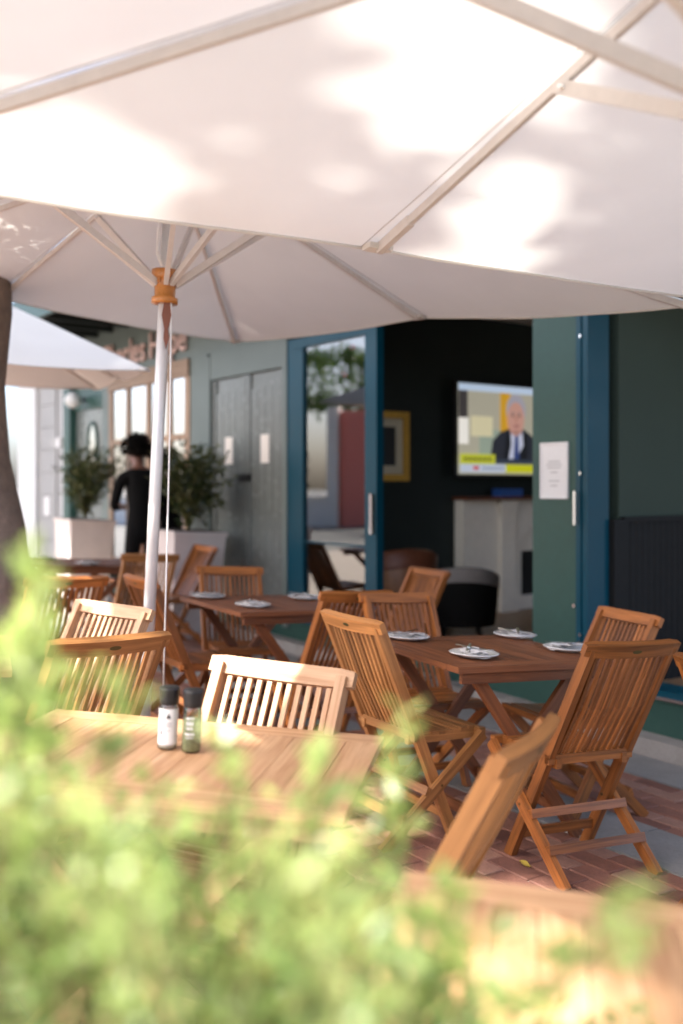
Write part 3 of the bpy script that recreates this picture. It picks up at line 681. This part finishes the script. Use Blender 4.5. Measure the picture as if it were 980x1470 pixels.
chairs = [
    PAIR(.904, 3.785, 116.7, TEAK, 'red brown folding chair, back to us, at the dark table before the pier'),
    PAIR(.225, 4.099, 31.9, TEAKG, 'golden teak folding chair turned sideways beside the dark table before the green pier'),
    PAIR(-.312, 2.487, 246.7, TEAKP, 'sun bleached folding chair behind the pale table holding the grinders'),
    PAIR(-.966, 3.282, 136.3, TEAKG, 'folding chair with sunlit rail edge just behind the hedge, badge on its rail'),
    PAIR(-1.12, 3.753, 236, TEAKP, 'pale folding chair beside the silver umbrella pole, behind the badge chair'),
    PAIR(1.089, 4.536, 203, TEAK, 'red brown folding chair on the blue door side of the dark table'),
    PAIR(.112, 2.142, 155, TEAKG, 'folding chair seen edge on between the two pale tables'),
    PAIR(-.68, 6.12, 290, TEAK, 'folding chair against the grey double door, behind the plate table'),
    PAIR(.37, 4.80, 297, TEAK, 'folding chair between the two dark tables facing the one before the pier'),
    PAIR(.379, 6.911, 214.3, TEAK, 'folding chair standing apart before the open bay'),
    PAIR(-.10, 5.28, 122, TEAK, 'folding chair, back to us, at the dark table by the double door'),
    PAIR(-.92, 5.46, 33, TEAK, 'folding chair left of the dark table by the double door, behind the pole'),
    PAIR(1.43, 3.20, 20, TEAK, 'folding chair cut by the picture edge beside the back-turned red brown chair'),
    PAIR(-1.60, 7.55, 118, TEAKG, 'folding chair with a pale rail end in front of the person in black'),
    PAIR(-1.64, 5.36, 125, TEAK, 'dark red folding chair behind the hedge sprig and pale chairs'),
    PAIR(-1.50, 8.75, 215, TEAK, 'folding chair in front of the planter nearer the double door'),
    PAIR(-2.2, 10.3, 240, TEAK, 'far folding chair by the planters, mostly hidden by the pole'),
    PAIR(-2.42, 6.2, 120, TEAKG, 'folding chair by the foot of the tree trunk'),
]
proto = make_chair()
for i, (x, y, yaw, wd, lab) in enumerate(chairs):
    o = proto if i == 0 else copy_tree(proto)
    o.matrix_world = mat(x, y, yaw); o['label'] = lab
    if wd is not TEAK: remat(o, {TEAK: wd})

def make_table(lx, ly, H_, wd, label, M0):
    o = thing('wooden_table', M0, label, 'table', 'wooden folding tables on the terrace')
    bw, t = .085, .024
    for s in (-1, 1):
        b = B(); b.beam((-lx / 2, s * (ly / 2 - bw / 2), H_ - t / 2), (lx / 2, s * (ly / 2 - bw / 2), H_ - t / 2), bw, t); b.done('border_board', wd, o, .004)
        b = B(); b.beam((s * (lx / 2 - bw / 2), -ly / 2 + bw + .002, H_ - t / 2), (s * (lx / 2 - bw / 2), ly / 2 - bw - .002, H_ - t / 2), bw, t); b.done('border_board', wd, o, .004)
    n = max(6, round((lx - 2 * bw) / .066)); w_ = (lx - 2 * bw - .004) / n
    for k in range(n):
        x = -lx / 2 + bw + .002 + w_ * (k + .5)
        b = B(); b.beam((x, -ly / 2 + bw + .003, H_ - t / 2 - .001), (x, ly / 2 - bw - .003, H_ - t / 2 - .001), w_ - .0016, t); b.done('plank', wd, o, .0012)
    a = .035
    for s in (-1, 1):
        b = B(); b.beam((-lx / 2 + a, s * (ly / 2 - a), H_ - t - .024), (lx / 2 - a, s * (ly / 2 - a), H_ - t - .024), .022, .046); b.done('apron', wd, o, .003)
        for q in (-1, 1):
            yy = s * (ly / 2 - a - .04 - (.028 if q > 0 else 0))
            b = B(); b.beam((q * (lx / 2 - .13), yy, H_ - t - .03), (-q * (lx / 2 - .10), yy, 0), .026, .05, (1, 0, 1)); b.done('leg', wd, o, .004)
    for q in (-1, 1):
        b = B(); b.beam((q * (lx / 2 - .19), -ly / 2 + a + .05, .12), (q * (lx / 2 - .19), ly / 2 - a - .05, .12), .022, .04); b.done('stretcher', wd, o, .003)
    return o
TH1 = .742
def tmat(x, y, deg): return mat(x - .034, y - .011, deg + 90)
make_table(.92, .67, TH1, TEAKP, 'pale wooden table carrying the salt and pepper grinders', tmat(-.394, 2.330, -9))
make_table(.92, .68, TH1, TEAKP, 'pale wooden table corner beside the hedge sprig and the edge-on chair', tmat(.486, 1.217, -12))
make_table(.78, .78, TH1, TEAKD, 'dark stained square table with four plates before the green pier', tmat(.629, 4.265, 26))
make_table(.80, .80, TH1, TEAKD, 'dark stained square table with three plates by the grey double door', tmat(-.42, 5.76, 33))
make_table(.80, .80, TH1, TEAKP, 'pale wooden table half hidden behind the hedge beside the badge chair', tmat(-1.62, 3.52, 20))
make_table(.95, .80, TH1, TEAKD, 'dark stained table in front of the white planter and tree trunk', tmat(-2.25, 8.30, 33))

# ---- things on the tables
def on_table(x, y, yaw): return mat(x - .034, y - .011, yaw, TH1 + .001)
def make_plate():
    o = thing('dinner_plate', Matrix(), 'x', 'plate', 'white plates laid on the tables')
    b = B(); b.lathe([(.002, .004), (.055, .004), (.06, .0), (.066, .004), (.10, .015), (.104, .018), (.10, .020), (.066, .010), (.05, .008), (.002, .008)], 32); b.done('dish', CHINA, o); return o
def make_napkin():
    o = thing('folded_napkin', Matrix(), 'x', 'napkin', 'folded napkins on the plates')
    for j, (z, s, a) in enumerate(((.010, 1, 0), (.0165, .94, .05), (.023, .80, -.05))):
        b = B(); n = 8
        up = [[Vector(((-.09 + .18 * i / n) * s, (-.042 + .084 * q / 4) * s, z + .0055 + .008 * noise.noise(Vector((i * .7, q * .9, j * 3.1))))) for q in range(5)] for i in range(n + 1)]
        b.grid(up); b.grid([[p - Vector((0, 0, .006)) for p in r] for r in up])
        q = b.done('fold', LINEN, o, matrix=Matrix.Rotation(a, 4, 'Z'))
    return o
def make_fork():
    o = thing('fork', Matrix(), 'x', 'fork', 'forks on the napkins')
    b = B(); b.beam((-.10, 0, .034), (.02, 0, .032), .009, .0025); b.beam((.02, 0, .032), (.055, 0, .034), .02, .002); b.done('handle', STEEL, o, .001)
    for k in range(4):
        b = B(); b.beam((.055, -.0085 + k * .0057, .034), (.095, -.0085 + k * .0057, .037), .003, .002); b.done('tine', STEEL, o)
    return o
def make_knife():
    o = thing('knife', Matrix(), 'x', 'knife', 'knives on the napkins')
    b = B(); b.beam((-.11, 0, .033), (0, 0, .033), .011, .006); b.done('handle', STEEL, o, .002)
    b = B(); b.beam((0, 0, .033), (.10, 0, .035), .016, .0018, taper=.6); b.done('blade', STEEL, o); return o
spots = [(.548, 4.03, 20, 'on the dark table before the pier, nearest the back-turned chair'),
         (.837, 4.70, 200, 'on the dark table before the pier, on its open bay side'),
         (.30, 4.46, 110, 'on the dark table before the pier, beside the sideways golden chair'),
         (1.00, 4.33, 290, 'on the dark table before the pier, half behind the back-turned chair'),
         (-.50, 5.50, 30, 'on the double door table, at its corner towards the pole'),
         (-.80, 5.86, 120, 'on the double door table, before the chair left of it'),
         (-.23, 6.05, 210, 'on the double door table, on its glass door side'),
         (-2.10, 8.05, 20, 'on the table in front of the white planter'),
         (-2.55, 8.35, 60, 'on the table in front of the white planter, near the tree trunk')]
pp = [make_plate(), make_napkin(), make_fork(), make_knife()]
for i, (x, y, yw, where) in enumerate(spots):
    for j, (p, nm) in enumerate(zip(pp, ('white dinner plate', 'white folded napkin', 'steel fork', 'steel knife'))):
        o = p if i == 0 else copy_tree(p)
        m = on_table(x, y, yw)
        a = {0: 0, 1: random.uniform(-20, 20), 2: random.uniform(15, 50), 3: random.uniform(-35, -5)}[j]
        off = (0, 0, 0) if j < 2 else (random.uniform(-.03, .01), (.012 if j == 2 else -.012), 0)
        o.matrix_world = m @ Matrix.Translation(off) @ Matrix.Rotation(R(a), 4, 'Z')
        o['label'] = nm + ' ' + where
def grinder(x, y, yaw, kind):
    lab = {'salt': 'glass salt grinder with a white label and black cap on the pale table', 'pepper': 'clear glass herb grinder with white lettering and black cap on the pale table'}[kind]
    o = thing('spice_grinder', on_table(x, y, yaw), lab, 'grinder', 'grinders on the pale table')
    r = .0225
    b = B(); b.lathe([(.002, 0), (r * .9, 0), (r, .004), (r, .094), (r * .93, .104), (r * .86, .109)], 28, cap=False); b.done('jar', GLASSB, o)
    b = B(); b.lathe([(.001, .003), (r * .9, .003), (r * .94, .006), (r * .94, .088 if kind == 'salt' else .078), (.001, .088 if kind == 'salt' else .078)], 24, cap=False); b.done('contents', SALT if kind == 'salt' else PEPPER, o)
    b = B(); b.lathe([(r * .87, .106), (r * 1.0, .108), (r * 1.02, .112), (r * 1.1, .142), (r * 1.1, .146), (r * .98, .149), (.001, .149)], 28); cp = b.done('cap', BLACKP, o)
    b = B(); b.lathe([(r * 1.03, .118), (r * 1.055, .1185), (r * 1.06, .120), (r * 1.04, .1205)], 28, cap=False); b.done('cap_ring', BLACKP, cp)
    def patch(name, m_, a0, a1, z0, z1, rr, par):
        b = B(); n = max(3, int((a1 - a0) / 6)); P = [[(rr * math.sin(R(a0 + (a1 - a0) * i / n)), -rr * math.cos(R(a0 + (a1 - a0) * i / n)), z) for z in (z0, z1)] for i in range(n + 1)]
        b.grid(P); return b.done(name, m_, par)
    g = M('print_grey_' + kind, (.30, .28, .27), .6); ik = INK
    if kind == 'salt':
        lb = patch('label_paper', LABELP, -115, 115, .012, .098, r + .0006, o)
        for a, z, dw, dh in ((-3, .080, 5, .006), (4, .080, 5, .006), (0, .084, 4, .005), (-8, .077, 4, .004), (9, .077, 4, .004), (0, .0765, 3, .003)): patch('emblem', ik, a - dw, a + dw, z - dh / 2, z + dh / 2, r + .0011, lb)
        for z, a in ((.064, 24), (.060, 20), (.056, 22), (.046, 12)): patch('text_line', g, -a, a, z, z + .0012, r + .0011, lb)
        patch('text_line', ik, -48, -36, .036, .046, r + .0011, lb)
    else:
        for z, a, h in ((.080, 26, .005), (.066, 22, .009), (.055, 20, .007), (.042, 30, .006), (.035, 24, .003)):
            n = 5
            for k in range(n): patch('white_letter', LABELP, -a + 2 * a * k / n + 1.5, -a + 2 * a * (k + 1) / n - 1.5, z, z + h, r + .0006, o)
grinder(-.423, 2.365, 100, 'salt'); grinder(-.362, 2.345, 84, 'pepper')

def fallen(x, y, a, lab):
    b = B(); b.grid([[(-.03 + .06 * i / 6, (-1 + q) * .016 * math.sin(math.pi * min(max(i / 6, .06), .94)), .004 + .012 * (abs(q - 1)) * .5 + .004 * math.sin(i)) for q in range(3)] for i in range(7)])
    tag(b.done('fallen_leaf', PALE, matrix=mat(x, y, a)), lab, 'leaf')
fallen(.70, 3.73, 30, 'yellow fallen leaf on the bricks beside the back-turned chair')
fallen(1.22, 3.15, 80, 'curled yellow leaf on the bricks near the pale table corner')

# ------------------------------------------------------------------ planters with shrubs
def planter(x, m, lab, plab, seed):
    p = fw(x, m); M0 = mat(p.x, p.y, 35.5)
    o = thing('square_planter', M0, lab, 'planter', 'white tapered planters by the shopfront')
    h, t, bt = 1.0, .27, .22
    b = B(); V = lambda s, z: [Vector((a * s, c * s, z)) for a, c in ((-1, -1), (1, -1), (1, 1), (-1, 1))]
    b.hexa(V(bt, 0) + V(t, h - .03)); b.done('pot', POT, o, .006)
    b = B(); b.hexa(V(t + .012, h - .029) + V(t + .014, h + .01)); rm = b.done('rim', POT, o, .006)
    b = B(); b.hexa(V(t - .03, h + .0105) + V(t - .03, h + .016)); b.done('soil', SOIL, o)
    r = np.random.default_rng(seed)
    s = thing('potted_shrub', M0 @ Matrix.Translation((0, 0, h + .015)), plab, 'shrub', 'dark shrubs in the white planters')
    P, N = [], []
    for k in range(46):
        a = r.uniform(0, 2 * math.pi); rad = r.uniform(.05, .36); z1 = r.uniform(.25, .82)
        e = Vector((rad * math.cos(a), rad * math.sin(a), z1)); pts = [Vector((0, 0, 0)), e * .45 + Vector((0, 0, .12)), e]
        b = B(); b.tube(pts, [.008, .006, .003], 5); b.done('branch', TWIG, s)
        for q in range(34):
            f = r.uniform(.2, 1); c = pts[0].lerp(e, f) + Vector((0, 0, .12 * math.sin(math.pi * f)))
            P.append(c + Vector(r.normal(0, .05, 3))); N.append(Vector(r.normal(0, .7, 3)) + Vector((math.cos(a) * .5, math.sin(a) * .5, .5)))
    leaves('foliage', np.array([list(v) for v in P]), np.array([list(v) for v in N]), r.uniform(.06, .11, len(P)), BAY, s, .36, kind='stuff')
planter(-5.85, -.42, 'white square planter before the narrow side door', 'dark bay shrub in the planter before the side door', 3)
planter(-3.2, -.40, 'white square planter before the timber window, near the double door', 'dark bay shrub in the planter near the double door', 5)

# ------------------------------------------------------------------ people in black by the window
def person(x, y, yaw, lab, lean, s=1.):
    o = thing('person', mat(x, y, yaw) @ Matrix.Scale(s, 4), lab, 'person')
    J = {}; E_ = []
    def v(n, p, r): J[n] = (p, r)
    l = lean
    v('pel', (0, 0, .95), (.155, .115)); v('waist', (0, .02 * l, 1.10), (.14, .105)); v('chest', (0, .07 * l, 1.30), (.165, .12)); v('shl', (0, .12 * l, 1.44), (.13, .09)); v('neck', (0, .16 * l, 1.51), (.055, .058))
    v('head0', (0, .20 * l, 1.58), (.062, .075)); v('head1', (0, .235 * l, 1.66), (.077, .095)); v('head2', (0, .255 * l, 1.73), (.066, .08))
    v('nose', (0, .235 * l + .10, 1.635), (.012, .016))
    E_ += [('pel', 'waist'), ('waist', 'chest'), ('chest', 'shl'), ('shl', 'neck'), ('neck', 'head0'), ('head0', 'head1'), ('head1', 'head2'), ('head1', 'nose')]
    for q in (-1, 1):
        n = str(q)
        v('hip' + n, (q * .09, 0, .88), (.09, .095)); v('kn' + n, (q * .10, .03, .49), (.06, .063)); v('an' + n, (q * .105, -.01, .09), (.042, .045)); v('toe' + n, (q * .115, .15, .035), (.04, .03))
        v('sh' + n, (q * .19, .11 * l, 1.41), (.065, .065)); v('el' + n, (q * .235, .10 * l + .06, 1.13), (.045, .047)); v('wr' + n, (q * .14, .28 + .08 * l, 1.12), (.03, .026)); v('pa' + n, (q * .09, .345 + .08 * l, 1.13), (.034, .02))
        E_ += [('pel', 'hip' + n), ('hip' + n, 'kn' + n), ('kn' + n, 'an' + n), ('an' + n, 'toe' + n), ('shl', 'sh' + n), ('sh' + n, 'el' + n), ('el' + n, 'wr' + n), ('wr' + n, 'pa' + n)]
        for k in range(4):
            dz = .024 - k * .016; L = (.062, .072, .068, .052)[k]
            v('f%s%d' % (n, k), (q * .065, .375 + .08 * l, 1.13 + dz), (.0095, .0095)); v('g%s%d' % (n, k), (q * (.055 - L * .4), .40 + .08 * l, 1.13 + dz), (.008, .008))
            E_ += [('pa' + n, 'f%s%d' % (n, k)), ('f%s%d' % (n, k), 'g%s%d' % (n, k))]
        v('t' + n, (q * .10, .355 + .08 * l, 1.175), (.010, .010)); E_.append(('pa' + n, 't' + n))
    ks = list(J); me = bpy.data.meshes.new('body'); me.from_pydata([J[k][0] for k in ks], [(ks.index(a), ks.index(b_)) for a, b_ in E_], [])
    t = bpy.data.objects.new('tmp', me); col.objects.link(t)
    md = t.modifiers.new('s', 'SKIN'); md.use_smooth_shade = True
    for k, sv in zip(ks, me.skin_vertices[0].data): sv.radius = J[k][1]; sv.use_root = (k == 'pel')
    t.modifiers.new('d', 'SUBSURF').levels = 2
    m2 = bpy.data.meshes.new_from_object(t.evaluated_get(bpy.context.evaluated_depsgraph_get())); bpy.data.objects.remove(t)
    m2.materials.clear(); m2.materials.append(BLACKC); m2.materials.append(SKIN); m2.name = 'body'
    for p in m2.polygons:
        c = p.center; p.material_index = 1 if c.z > 1.50 or (abs(c.x) < .19 and c.y > .25 + .08 * l and 1.05 < c.z < 1.25) else 0; p.use_smooth = True
    obj('body', m2, o)
    P = rng.normal(size=(700, 3)); P /= np.linalg.norm(P, axis=1, keepdims=True); P = P[(P[:, 2] > -.45) & ~((P[:, 1] > .45) & (P[:, 2] < .35))]
    hp = P * np.array([.125, .135, .13]) * rng.uniform(.8, 1.12, (len(P), 1)) + np.array([0, .235 * l - .015, 1.70])
    b = B(); b.lathe([(.02, -.09), (.085, -.06), (.105, 0), (.095, .06), (.05, .10), (.005, .115)], 16, (0, .235 * l - .02, 1.70)); hb = b.done('hair', HAIR, o)
    leaves('curls', hp, P + rng.normal(0, .5, P.shape), .05, HAIR, hb, .5, kind='stuff')
    for q in (-1, 1):
        b = B(); b.lathe([(.003, -.022), (.012, -.015), (.014, 0), (.011, .016), (.003, .022)], 8, (q * .08, .225 * l, 1.645)); b.done('ear', SKIN, o)
        b = B(); b.lathe([(.001, -.008), (.008, -.004), (.009, 0), (.008, .004), (.001, .008)], 8, (q * .03, .235 * l + .083, 1.655)); b.done('eye', LAMPG, o)
    b = B(); b.tube([(-.022, .225 * l + .082, 1.598), (0, .225 * l + .09, 1.596), (.022, .225 * l + .082, 1.598)], .005, 6); b.done('mouth', BROWNL, o)
person(-2.03, 9.75, 118, 'person in black with dark curly hair bending forward before the timber window', 1.5, 1.06)
person(-1.80, 10.05, 165, 'second person in black standing right behind the silver pole', .5, .98)

# ------------------------------------------------------------------ street tree: trunk at the left, crown overhead
def tree():
    o = thing('street_tree', Matrix.Translation((-1.98, 5.3, zg(-1.98, 5.3))), 'brown leaning street tree trunk at the terrace edge with crown overhead', 'tree')
    b = B()
    b.tube([(.02, 0, -.1), (.02, 0, .35), (.01, 0, .8), (0, 0, 1.1), (-.03, 0, 1.5), (-.035, 0, 1.9), (0, 0, 2.3), (.02, -.05, 3.0), (0, -.2, 4.2), (-.1, -.3, 5.6)], [.46, .37, .29, .25, .20, .18, .18, .18, .17, .15], 20)
    tk = b.done('trunk', BARK, o)
    for v in tk.data.vertices: v.co += Vector(v.co.x and (noise.noise_vector(v.co * 3.2) * .02))
    base = Vector((-.1, -.3, 5.6))
    for e in ((1.4, -2.6, 9.9), (-2.6, -4.2, 10.2), (-1.2, -6.6, 10.3), (-2.8, -2.0, 11.0), (-4.0, -4.2, 10.4), (-2.2, 1.1, 9.6), (-.6, -.8, 11.3)):
        e = Vector(e); mid = base.lerp(e, .5) + Vector((0, 0, .35)); b = B(); b.tube([base - Vector((0, 0, .2)), base.lerp(mid, .6), mid, e], [.12, .09, .06, .025], 9); b.done('limb', BARK, o)
    # leaves: shade thrown on the terrace leaves open patches of sun
    from math import tan
    def inside(poly, u, v):
        c = False; j = len(poly) - 1
        for i in range(len(poly)):
            if (poly[i][1] > v) != (poly[j][1] > v) and u < (poly[j][0] - poly[i][0]) * (v - poly[i][1]) / (poly[j][1] - poly[i][1]) + poly[i][0]: c = not c
            j = i
        return c
    # patches on the near canopy, plan coordinates (m)
    gapA = GAP_A; gapB = GAP_B
    n = 95000
    sx = rng.uniform(-6.2, 3.2, n); sy = rng.uniform(-.3, 13, n); sz = rng.uniform(8.2, 12.5, n)
    keep = []; low = []
    S = SUN / SUN.z
    cl = lambda x, y, z: noise.noise(Vector((x * 1.6, y * 1.6, z * .9)))
    for i in range(n):
        x, y, z = sx[i], sy[i], sz[i]                # shadow point at z = 2.3
        j = rng.normal(0, .05, 2)
        if inside(gapA, x + j[0], y + j[1]) or (inside(gapB, x + j[0], y + j[1]) and not inside(GAP_S, x + j[0], y + j[1])): continue
        # shadow at table height and at hedge height
        tx, ty = x - S.x * 1.4, y - S.y * 1.4
        if -1.25 < tx < .30 and 2.42 < ty < 3.35 and rng.random() < .93: continue
        hx, hy = x - S.x * 1.0, y - S.y * 1.0
        if hx < .15 and hy < 1.4: continue
        if x < -3.2 and y < 5 or x > 1.5 and y > 9 or x < -2.2 - (y - 6) * -.2 - 2.5 and y > 7: continue
        if -2.4 < x < -1.05 and 3.0 < y < 5.2: continue
        p = Vector((x, y, 2.3)) + S * (z - 2.3); keep.append((p.x, p.y, p.z))
    for i in range(5200):                            # a low branch of small leaves that dapples the second canopy
        x, y, z = rng.uniform(-2.4, -1.05), rng.uniform(3.0, 5.2), rng.uniform(3.1, 4.3)
        if cl(x * 2.4, y * 2.4, 3) > .18: continue
        p = Vector((x, y, 2.4)) + S * (z - 2.4); low.append((p.x, p.y, p.z))
    K = np.array(keep) - np.array([-1.98, 5.3, zg(-1.98, 5.3)])
    leaves('crown', K, rng.normal(size=K.shape) + np.array([0, 0, -.4]), rng.uniform(.16, .28, len(K)), CROWN, o, .62, kind='stuff')
    b = B(); b.tube([(-.02, -.05, 3.1), (-.4, -.8, 3.5), (-.7, -1.6, 3.55)], [.06, .04, .015], 8); b.done('limb', BARK, o)
    K = np.array(low) - np.array([-1.98, 5.3, zg(-1.98, 5.3)])
    leaves('low_foliage', K, rng.normal(size=K.shape), rng.uniform(.06, .10, len(K)), CROWN, o, .6, kind='stuff')
    # added unseen tree: its crown blocks the sun from the white building
    t0 = (-7.2, 12.2); o = thing('street_tree', Matrix.Translation((*t0, zg(*t0))), 'unseen second tree added beyond the picture edge to shade the white building', 'tree')
    b = B(); b.tube([(0, 0, -.1), (.03, 0, 1.5), (0, 0, 3.5), (.1, 0, 5.2)], [.34, .24, .2, .16], 14); b.done('trunk', BARK, o)
    for e in ((-1, 1.5, 9), (1.4, -1, 9.2), (-2, -1.2, 9.4), (.4, 2.6, 9.6)):
        b = B(); b.tube([(.1, 0, 5.0), Vector((.1, 0, 5)).lerp(Vector(e), .5) + Vector((0, 0, .3)), e], [.1, .06, .02], 8); b.done('limb', BARK, o)
    q = 16000; x = rng.uniform(-7.5, -2.6, q); y = rng.uniform(11, 17.5, q); z = rng.uniform(6.5, 10.5, q)
    K = np.stack([x + S.x * (z - 1.6), y + S.y * (z - 1.6), z], 1) - np.array([*t0, zg(*t0)])
    leaves('crown', K, rng.normal(size=K.shape), rng.uniform(.16, .28, q), CROWN, o, .62, kind='stuff')
def canpt(u, v):                                     # plan point where the near canopy's slope is seen
    k = (u - 490) / 1400; dz = (698 - v) / 1400; lo, hi = .8, 4
    Mi = U1.inverted(); c = R(116.7)
    best = None
    for i in range(400):
        t = lo + (hi - lo) * i / 399; p = Mi @ Vector((k * t, t, CAMZ + dz * t))
        a = max(abs(p.x * math.cos(c) + p.y * math.sin(c)), abs(-p.x * math.sin(c) + p.y * math.cos(c)))
        zc = 2.44 - .35 * a / 1.44
        if p.z >= zc or i == 399: return (k * t, t)
def sh(pts, g=1.0):
    q = [canpt(u, v) for u, v in pts]; cx = sum(p[0] for p in q) / len(q); cy = sum(p[1] for p in q) / len(q)
    return [(cx + (x - cx) * g, cy + (y - cy) * g) for x, y in q]
GAP_A = sh([(-300, 150), (30, 120), (205, 100), (235, 150), (190, 240), (160, 330), (-300, 330)], 1.4)
GAP_B = sh([(600, -60), (960, -60), (905, 170), (855, 200), (740, 390), (530, 370), (600, 285), (462, 235), (540, 120)], 1.38)
GAP_S = sh([(470, 255), (600, 228), (760, 195), (860, 165), (870, 190), (760, 222), (600, 262), (490, 285)])
tree()

# ------------------------------------------------------------------ hedge in the foreground
def hedge():
    r = np.random.default_rng(11)
    o = thing('hedge_shrub', Matrix.Translation((-.15, .78, zg(-.15, .78))), 'leafy bright green hedge shrub out of focus in the foreground', 'shrub')
    O = np.array([-.15, .78, zg(-.15, .78)])
    P, N, T, S_ = [], [], [], []
    tops = []
    def topv(u):                                     # silhouette height of the bush above the street, by plan position
        pts = [(-400, 960), (-60, 990), (20, 1020), (90, 1090), (200, 1150), (330, 1170), (450, 1180), (540, 1220), (590, 1310), (640, 1420), (720, 1500), (1100, 1560)]
        for a, b_ in zip(pts, pts[1:]):
            if a[0] <= u <= b_[0]: return a[1] + (b_[1] - a[1]) * (u - a[0]) / (b_[0] - a[0])
        return 1560
    def twig(base, tip, nl, size, spread=.010, name='twig', tone=(.1, .9)):
        b = B(); mid = base.lerp(tip, .55) + Vector(r.normal(0, .008, 3)); b.tube([base, mid, tip], [.0028, .002, .001], 5); b.done(name, TWIG, o)
        d = (tip - base).normalized()
        for k in range(nl):
            f = (k + .5) / nl; c = base.lerp(mid, f / .55) if f < .55 else mid.lerp(tip, (f - .55) / .45)
            for s in (0, 1):
                a = r.uniform(0, 6.28); sd = Vector((math.cos(a), math.sin(a), r.uniform(-.2, .5))); 
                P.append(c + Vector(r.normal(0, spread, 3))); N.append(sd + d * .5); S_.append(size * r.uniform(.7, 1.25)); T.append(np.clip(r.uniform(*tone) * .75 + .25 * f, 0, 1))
    for k in range(350):
        y = r.uniform(.54, 1.02); x = r.uniform(-.62, .31); u = 490 + 1400 * x / y
        zt = CAMZ - (topv(u) - 698 + r.exponential(40)) * .76 / 1400 * (y / .76) ** .6
        zt = min(zt, 1.35)
        tip = Vector((x, y, zt)) - Vector(O); L = r.uniform(.14, .30)
        base = tip + Vector((r.normal(0, .05), r.normal(0, .05), -L)); twig(base, tip, int(L / .021), .0225)
    for k in range(60):                              # lower body down to the street
        x = r.uniform(-.6, .28); y = r.uniform(.56, 1.0); b0 = Vector((x * .5, (y - .78) * .5 + .78, O[2])) - Vector(O); b1 = Vector((x, y, r.uniform(.6, 1.0))) - Vector(O)
        b = B(); b.tube([b0, b0.lerp(b1, .5) + Vector(r.normal(0, .03, 3)), b1], [.008, .006, .003], 6); b.done('stem', TWIG, o)
        for q in range(45):
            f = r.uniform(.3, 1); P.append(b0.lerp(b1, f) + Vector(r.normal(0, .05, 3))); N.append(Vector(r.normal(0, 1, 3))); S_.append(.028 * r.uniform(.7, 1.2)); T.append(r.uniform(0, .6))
    # long shoots that rise clear of the bush
    for (u0, v0, u1, v1, y, n) in ((20, 1090, 45, 795, .74, 15), (75, 1090, 60, 830, .80, 12), (-20, 1050, 15, 905, .78, 10), (60, 1080, 130, 960, .76, 8), (150, 1120, 185, 1000, .8, 6), (560, 1260, 575, 1010, .95, 10), (520, 1230, 545, 1120, .9, 7), (690, 1470, 935, 1275, .66, 16), (560, 1480, 700, 1330, .7, 12), (620, 1500, 660, 1270, .72, 11), (320, 1200, 300, 1060, .85, 7), (440, 1200, 470, 1090, .85, 7)):
        y *= 1.0; w_ = lambda u, v: Vector(((u - 490) / 1400 * y, y, CAMZ - (v - 698) / 1400 * y)) - Vector(O)
        twig(w_(u0, v0), w_(u1, v1), int(n * 1.35), .028, .005, 'shoot', (.4, 1))
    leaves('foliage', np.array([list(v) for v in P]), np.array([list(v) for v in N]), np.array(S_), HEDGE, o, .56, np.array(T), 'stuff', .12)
hedge()

# ------------------------------------------------------------------ across the street (seen in the glass)
def garden():
    o = thing('garden_wall', Matrix.Translation((-15.0, 12.0, .45)), 'low pale garden wall across the street with a pink gate, mirrored in the glass door', 'wall')
    bx('wall', WHITEW, o, -.3, 0, -7, .0, -.6, .7); bx('wall', WHITEW, o, -.3, 0, 1.7, 8, -.6, .7)
    for y0, y1 in ((-7, .0), (1.7, 8)): bx('coping', MANTEL, o, -.34, .04, y0, y1, .702, .78)
    for y in (.0, 1.42): bx('gate_post', WHITEW, o, -.32, .02, y, y + .28, -.6, 3.0)
    dr = bx('gate', PINKD, o, -.2, -.12, .29, 1.41, -.4, 2.9)
    for k in range(3): bx('panel', PINKD, dr, -.118, -.10, .4, 1.3, -.2 + k * 1.0, .6 + k * 1.0)
    b = thing('pink_bougainvillea', Matrix.Translation((-14.2, 9.9, .45)), 'pink flowering bougainvillea beside the pink gate', 'shrub')
    k = 2200; P = rng.normal(size=(k, 3)) * np.array([.45, .8, .8]) + np.array([0, 0, 2.6])
    leaves('foliage', P[:1400], rng.normal(size=(1400, 3)), .14, CROWN, b, .6, kind='stuff'); leaves('blossom', P[1400:] * np.array([1.1, 1.1, 1.05]), rng.normal(size=(800, 3)), .15, PINKF, b, .8, kind='stuff')
    q = B(); q.tube([(0, 0, 0), (.05, .1, 1.2), (0, 0, 2.4)], [.07, .05, .03], 8); q.done('stem', BARK, b)
    for (x, y, lab) in ((-17.5, 9.0, 'round garden tree behind the pale wall, nearer the bougainvillea'), (-17.8, 14.5, 'round garden tree behind the pale wall, past the pink gate')):
        t = thing('garden_tree', Matrix.Translation((x, y, .5)), lab, 'tree')
        q = B(); q.tube([(0, 0, 0), (.1, 0, 1.6), (0, .1, 3.2)], [.16, .12, .07], 9); q.done('trunk', BARK, t)
        P = rng.normal(size=(3200, 3)); P /= np.linalg.norm(P, axis=1, keepdims=True); P *= (rng.random((3200, 1)) ** .4) * np.array([1.6, 1.7, 1.2]); P += np.array([0, 0, 3.9]) + .25 * np.sin(P * 5)
        leaves('crown', P, rng.normal(size=P.shape), rng.uniform(.1, .2, 3200), CROWN, t, .6, kind='stuff')
garden()
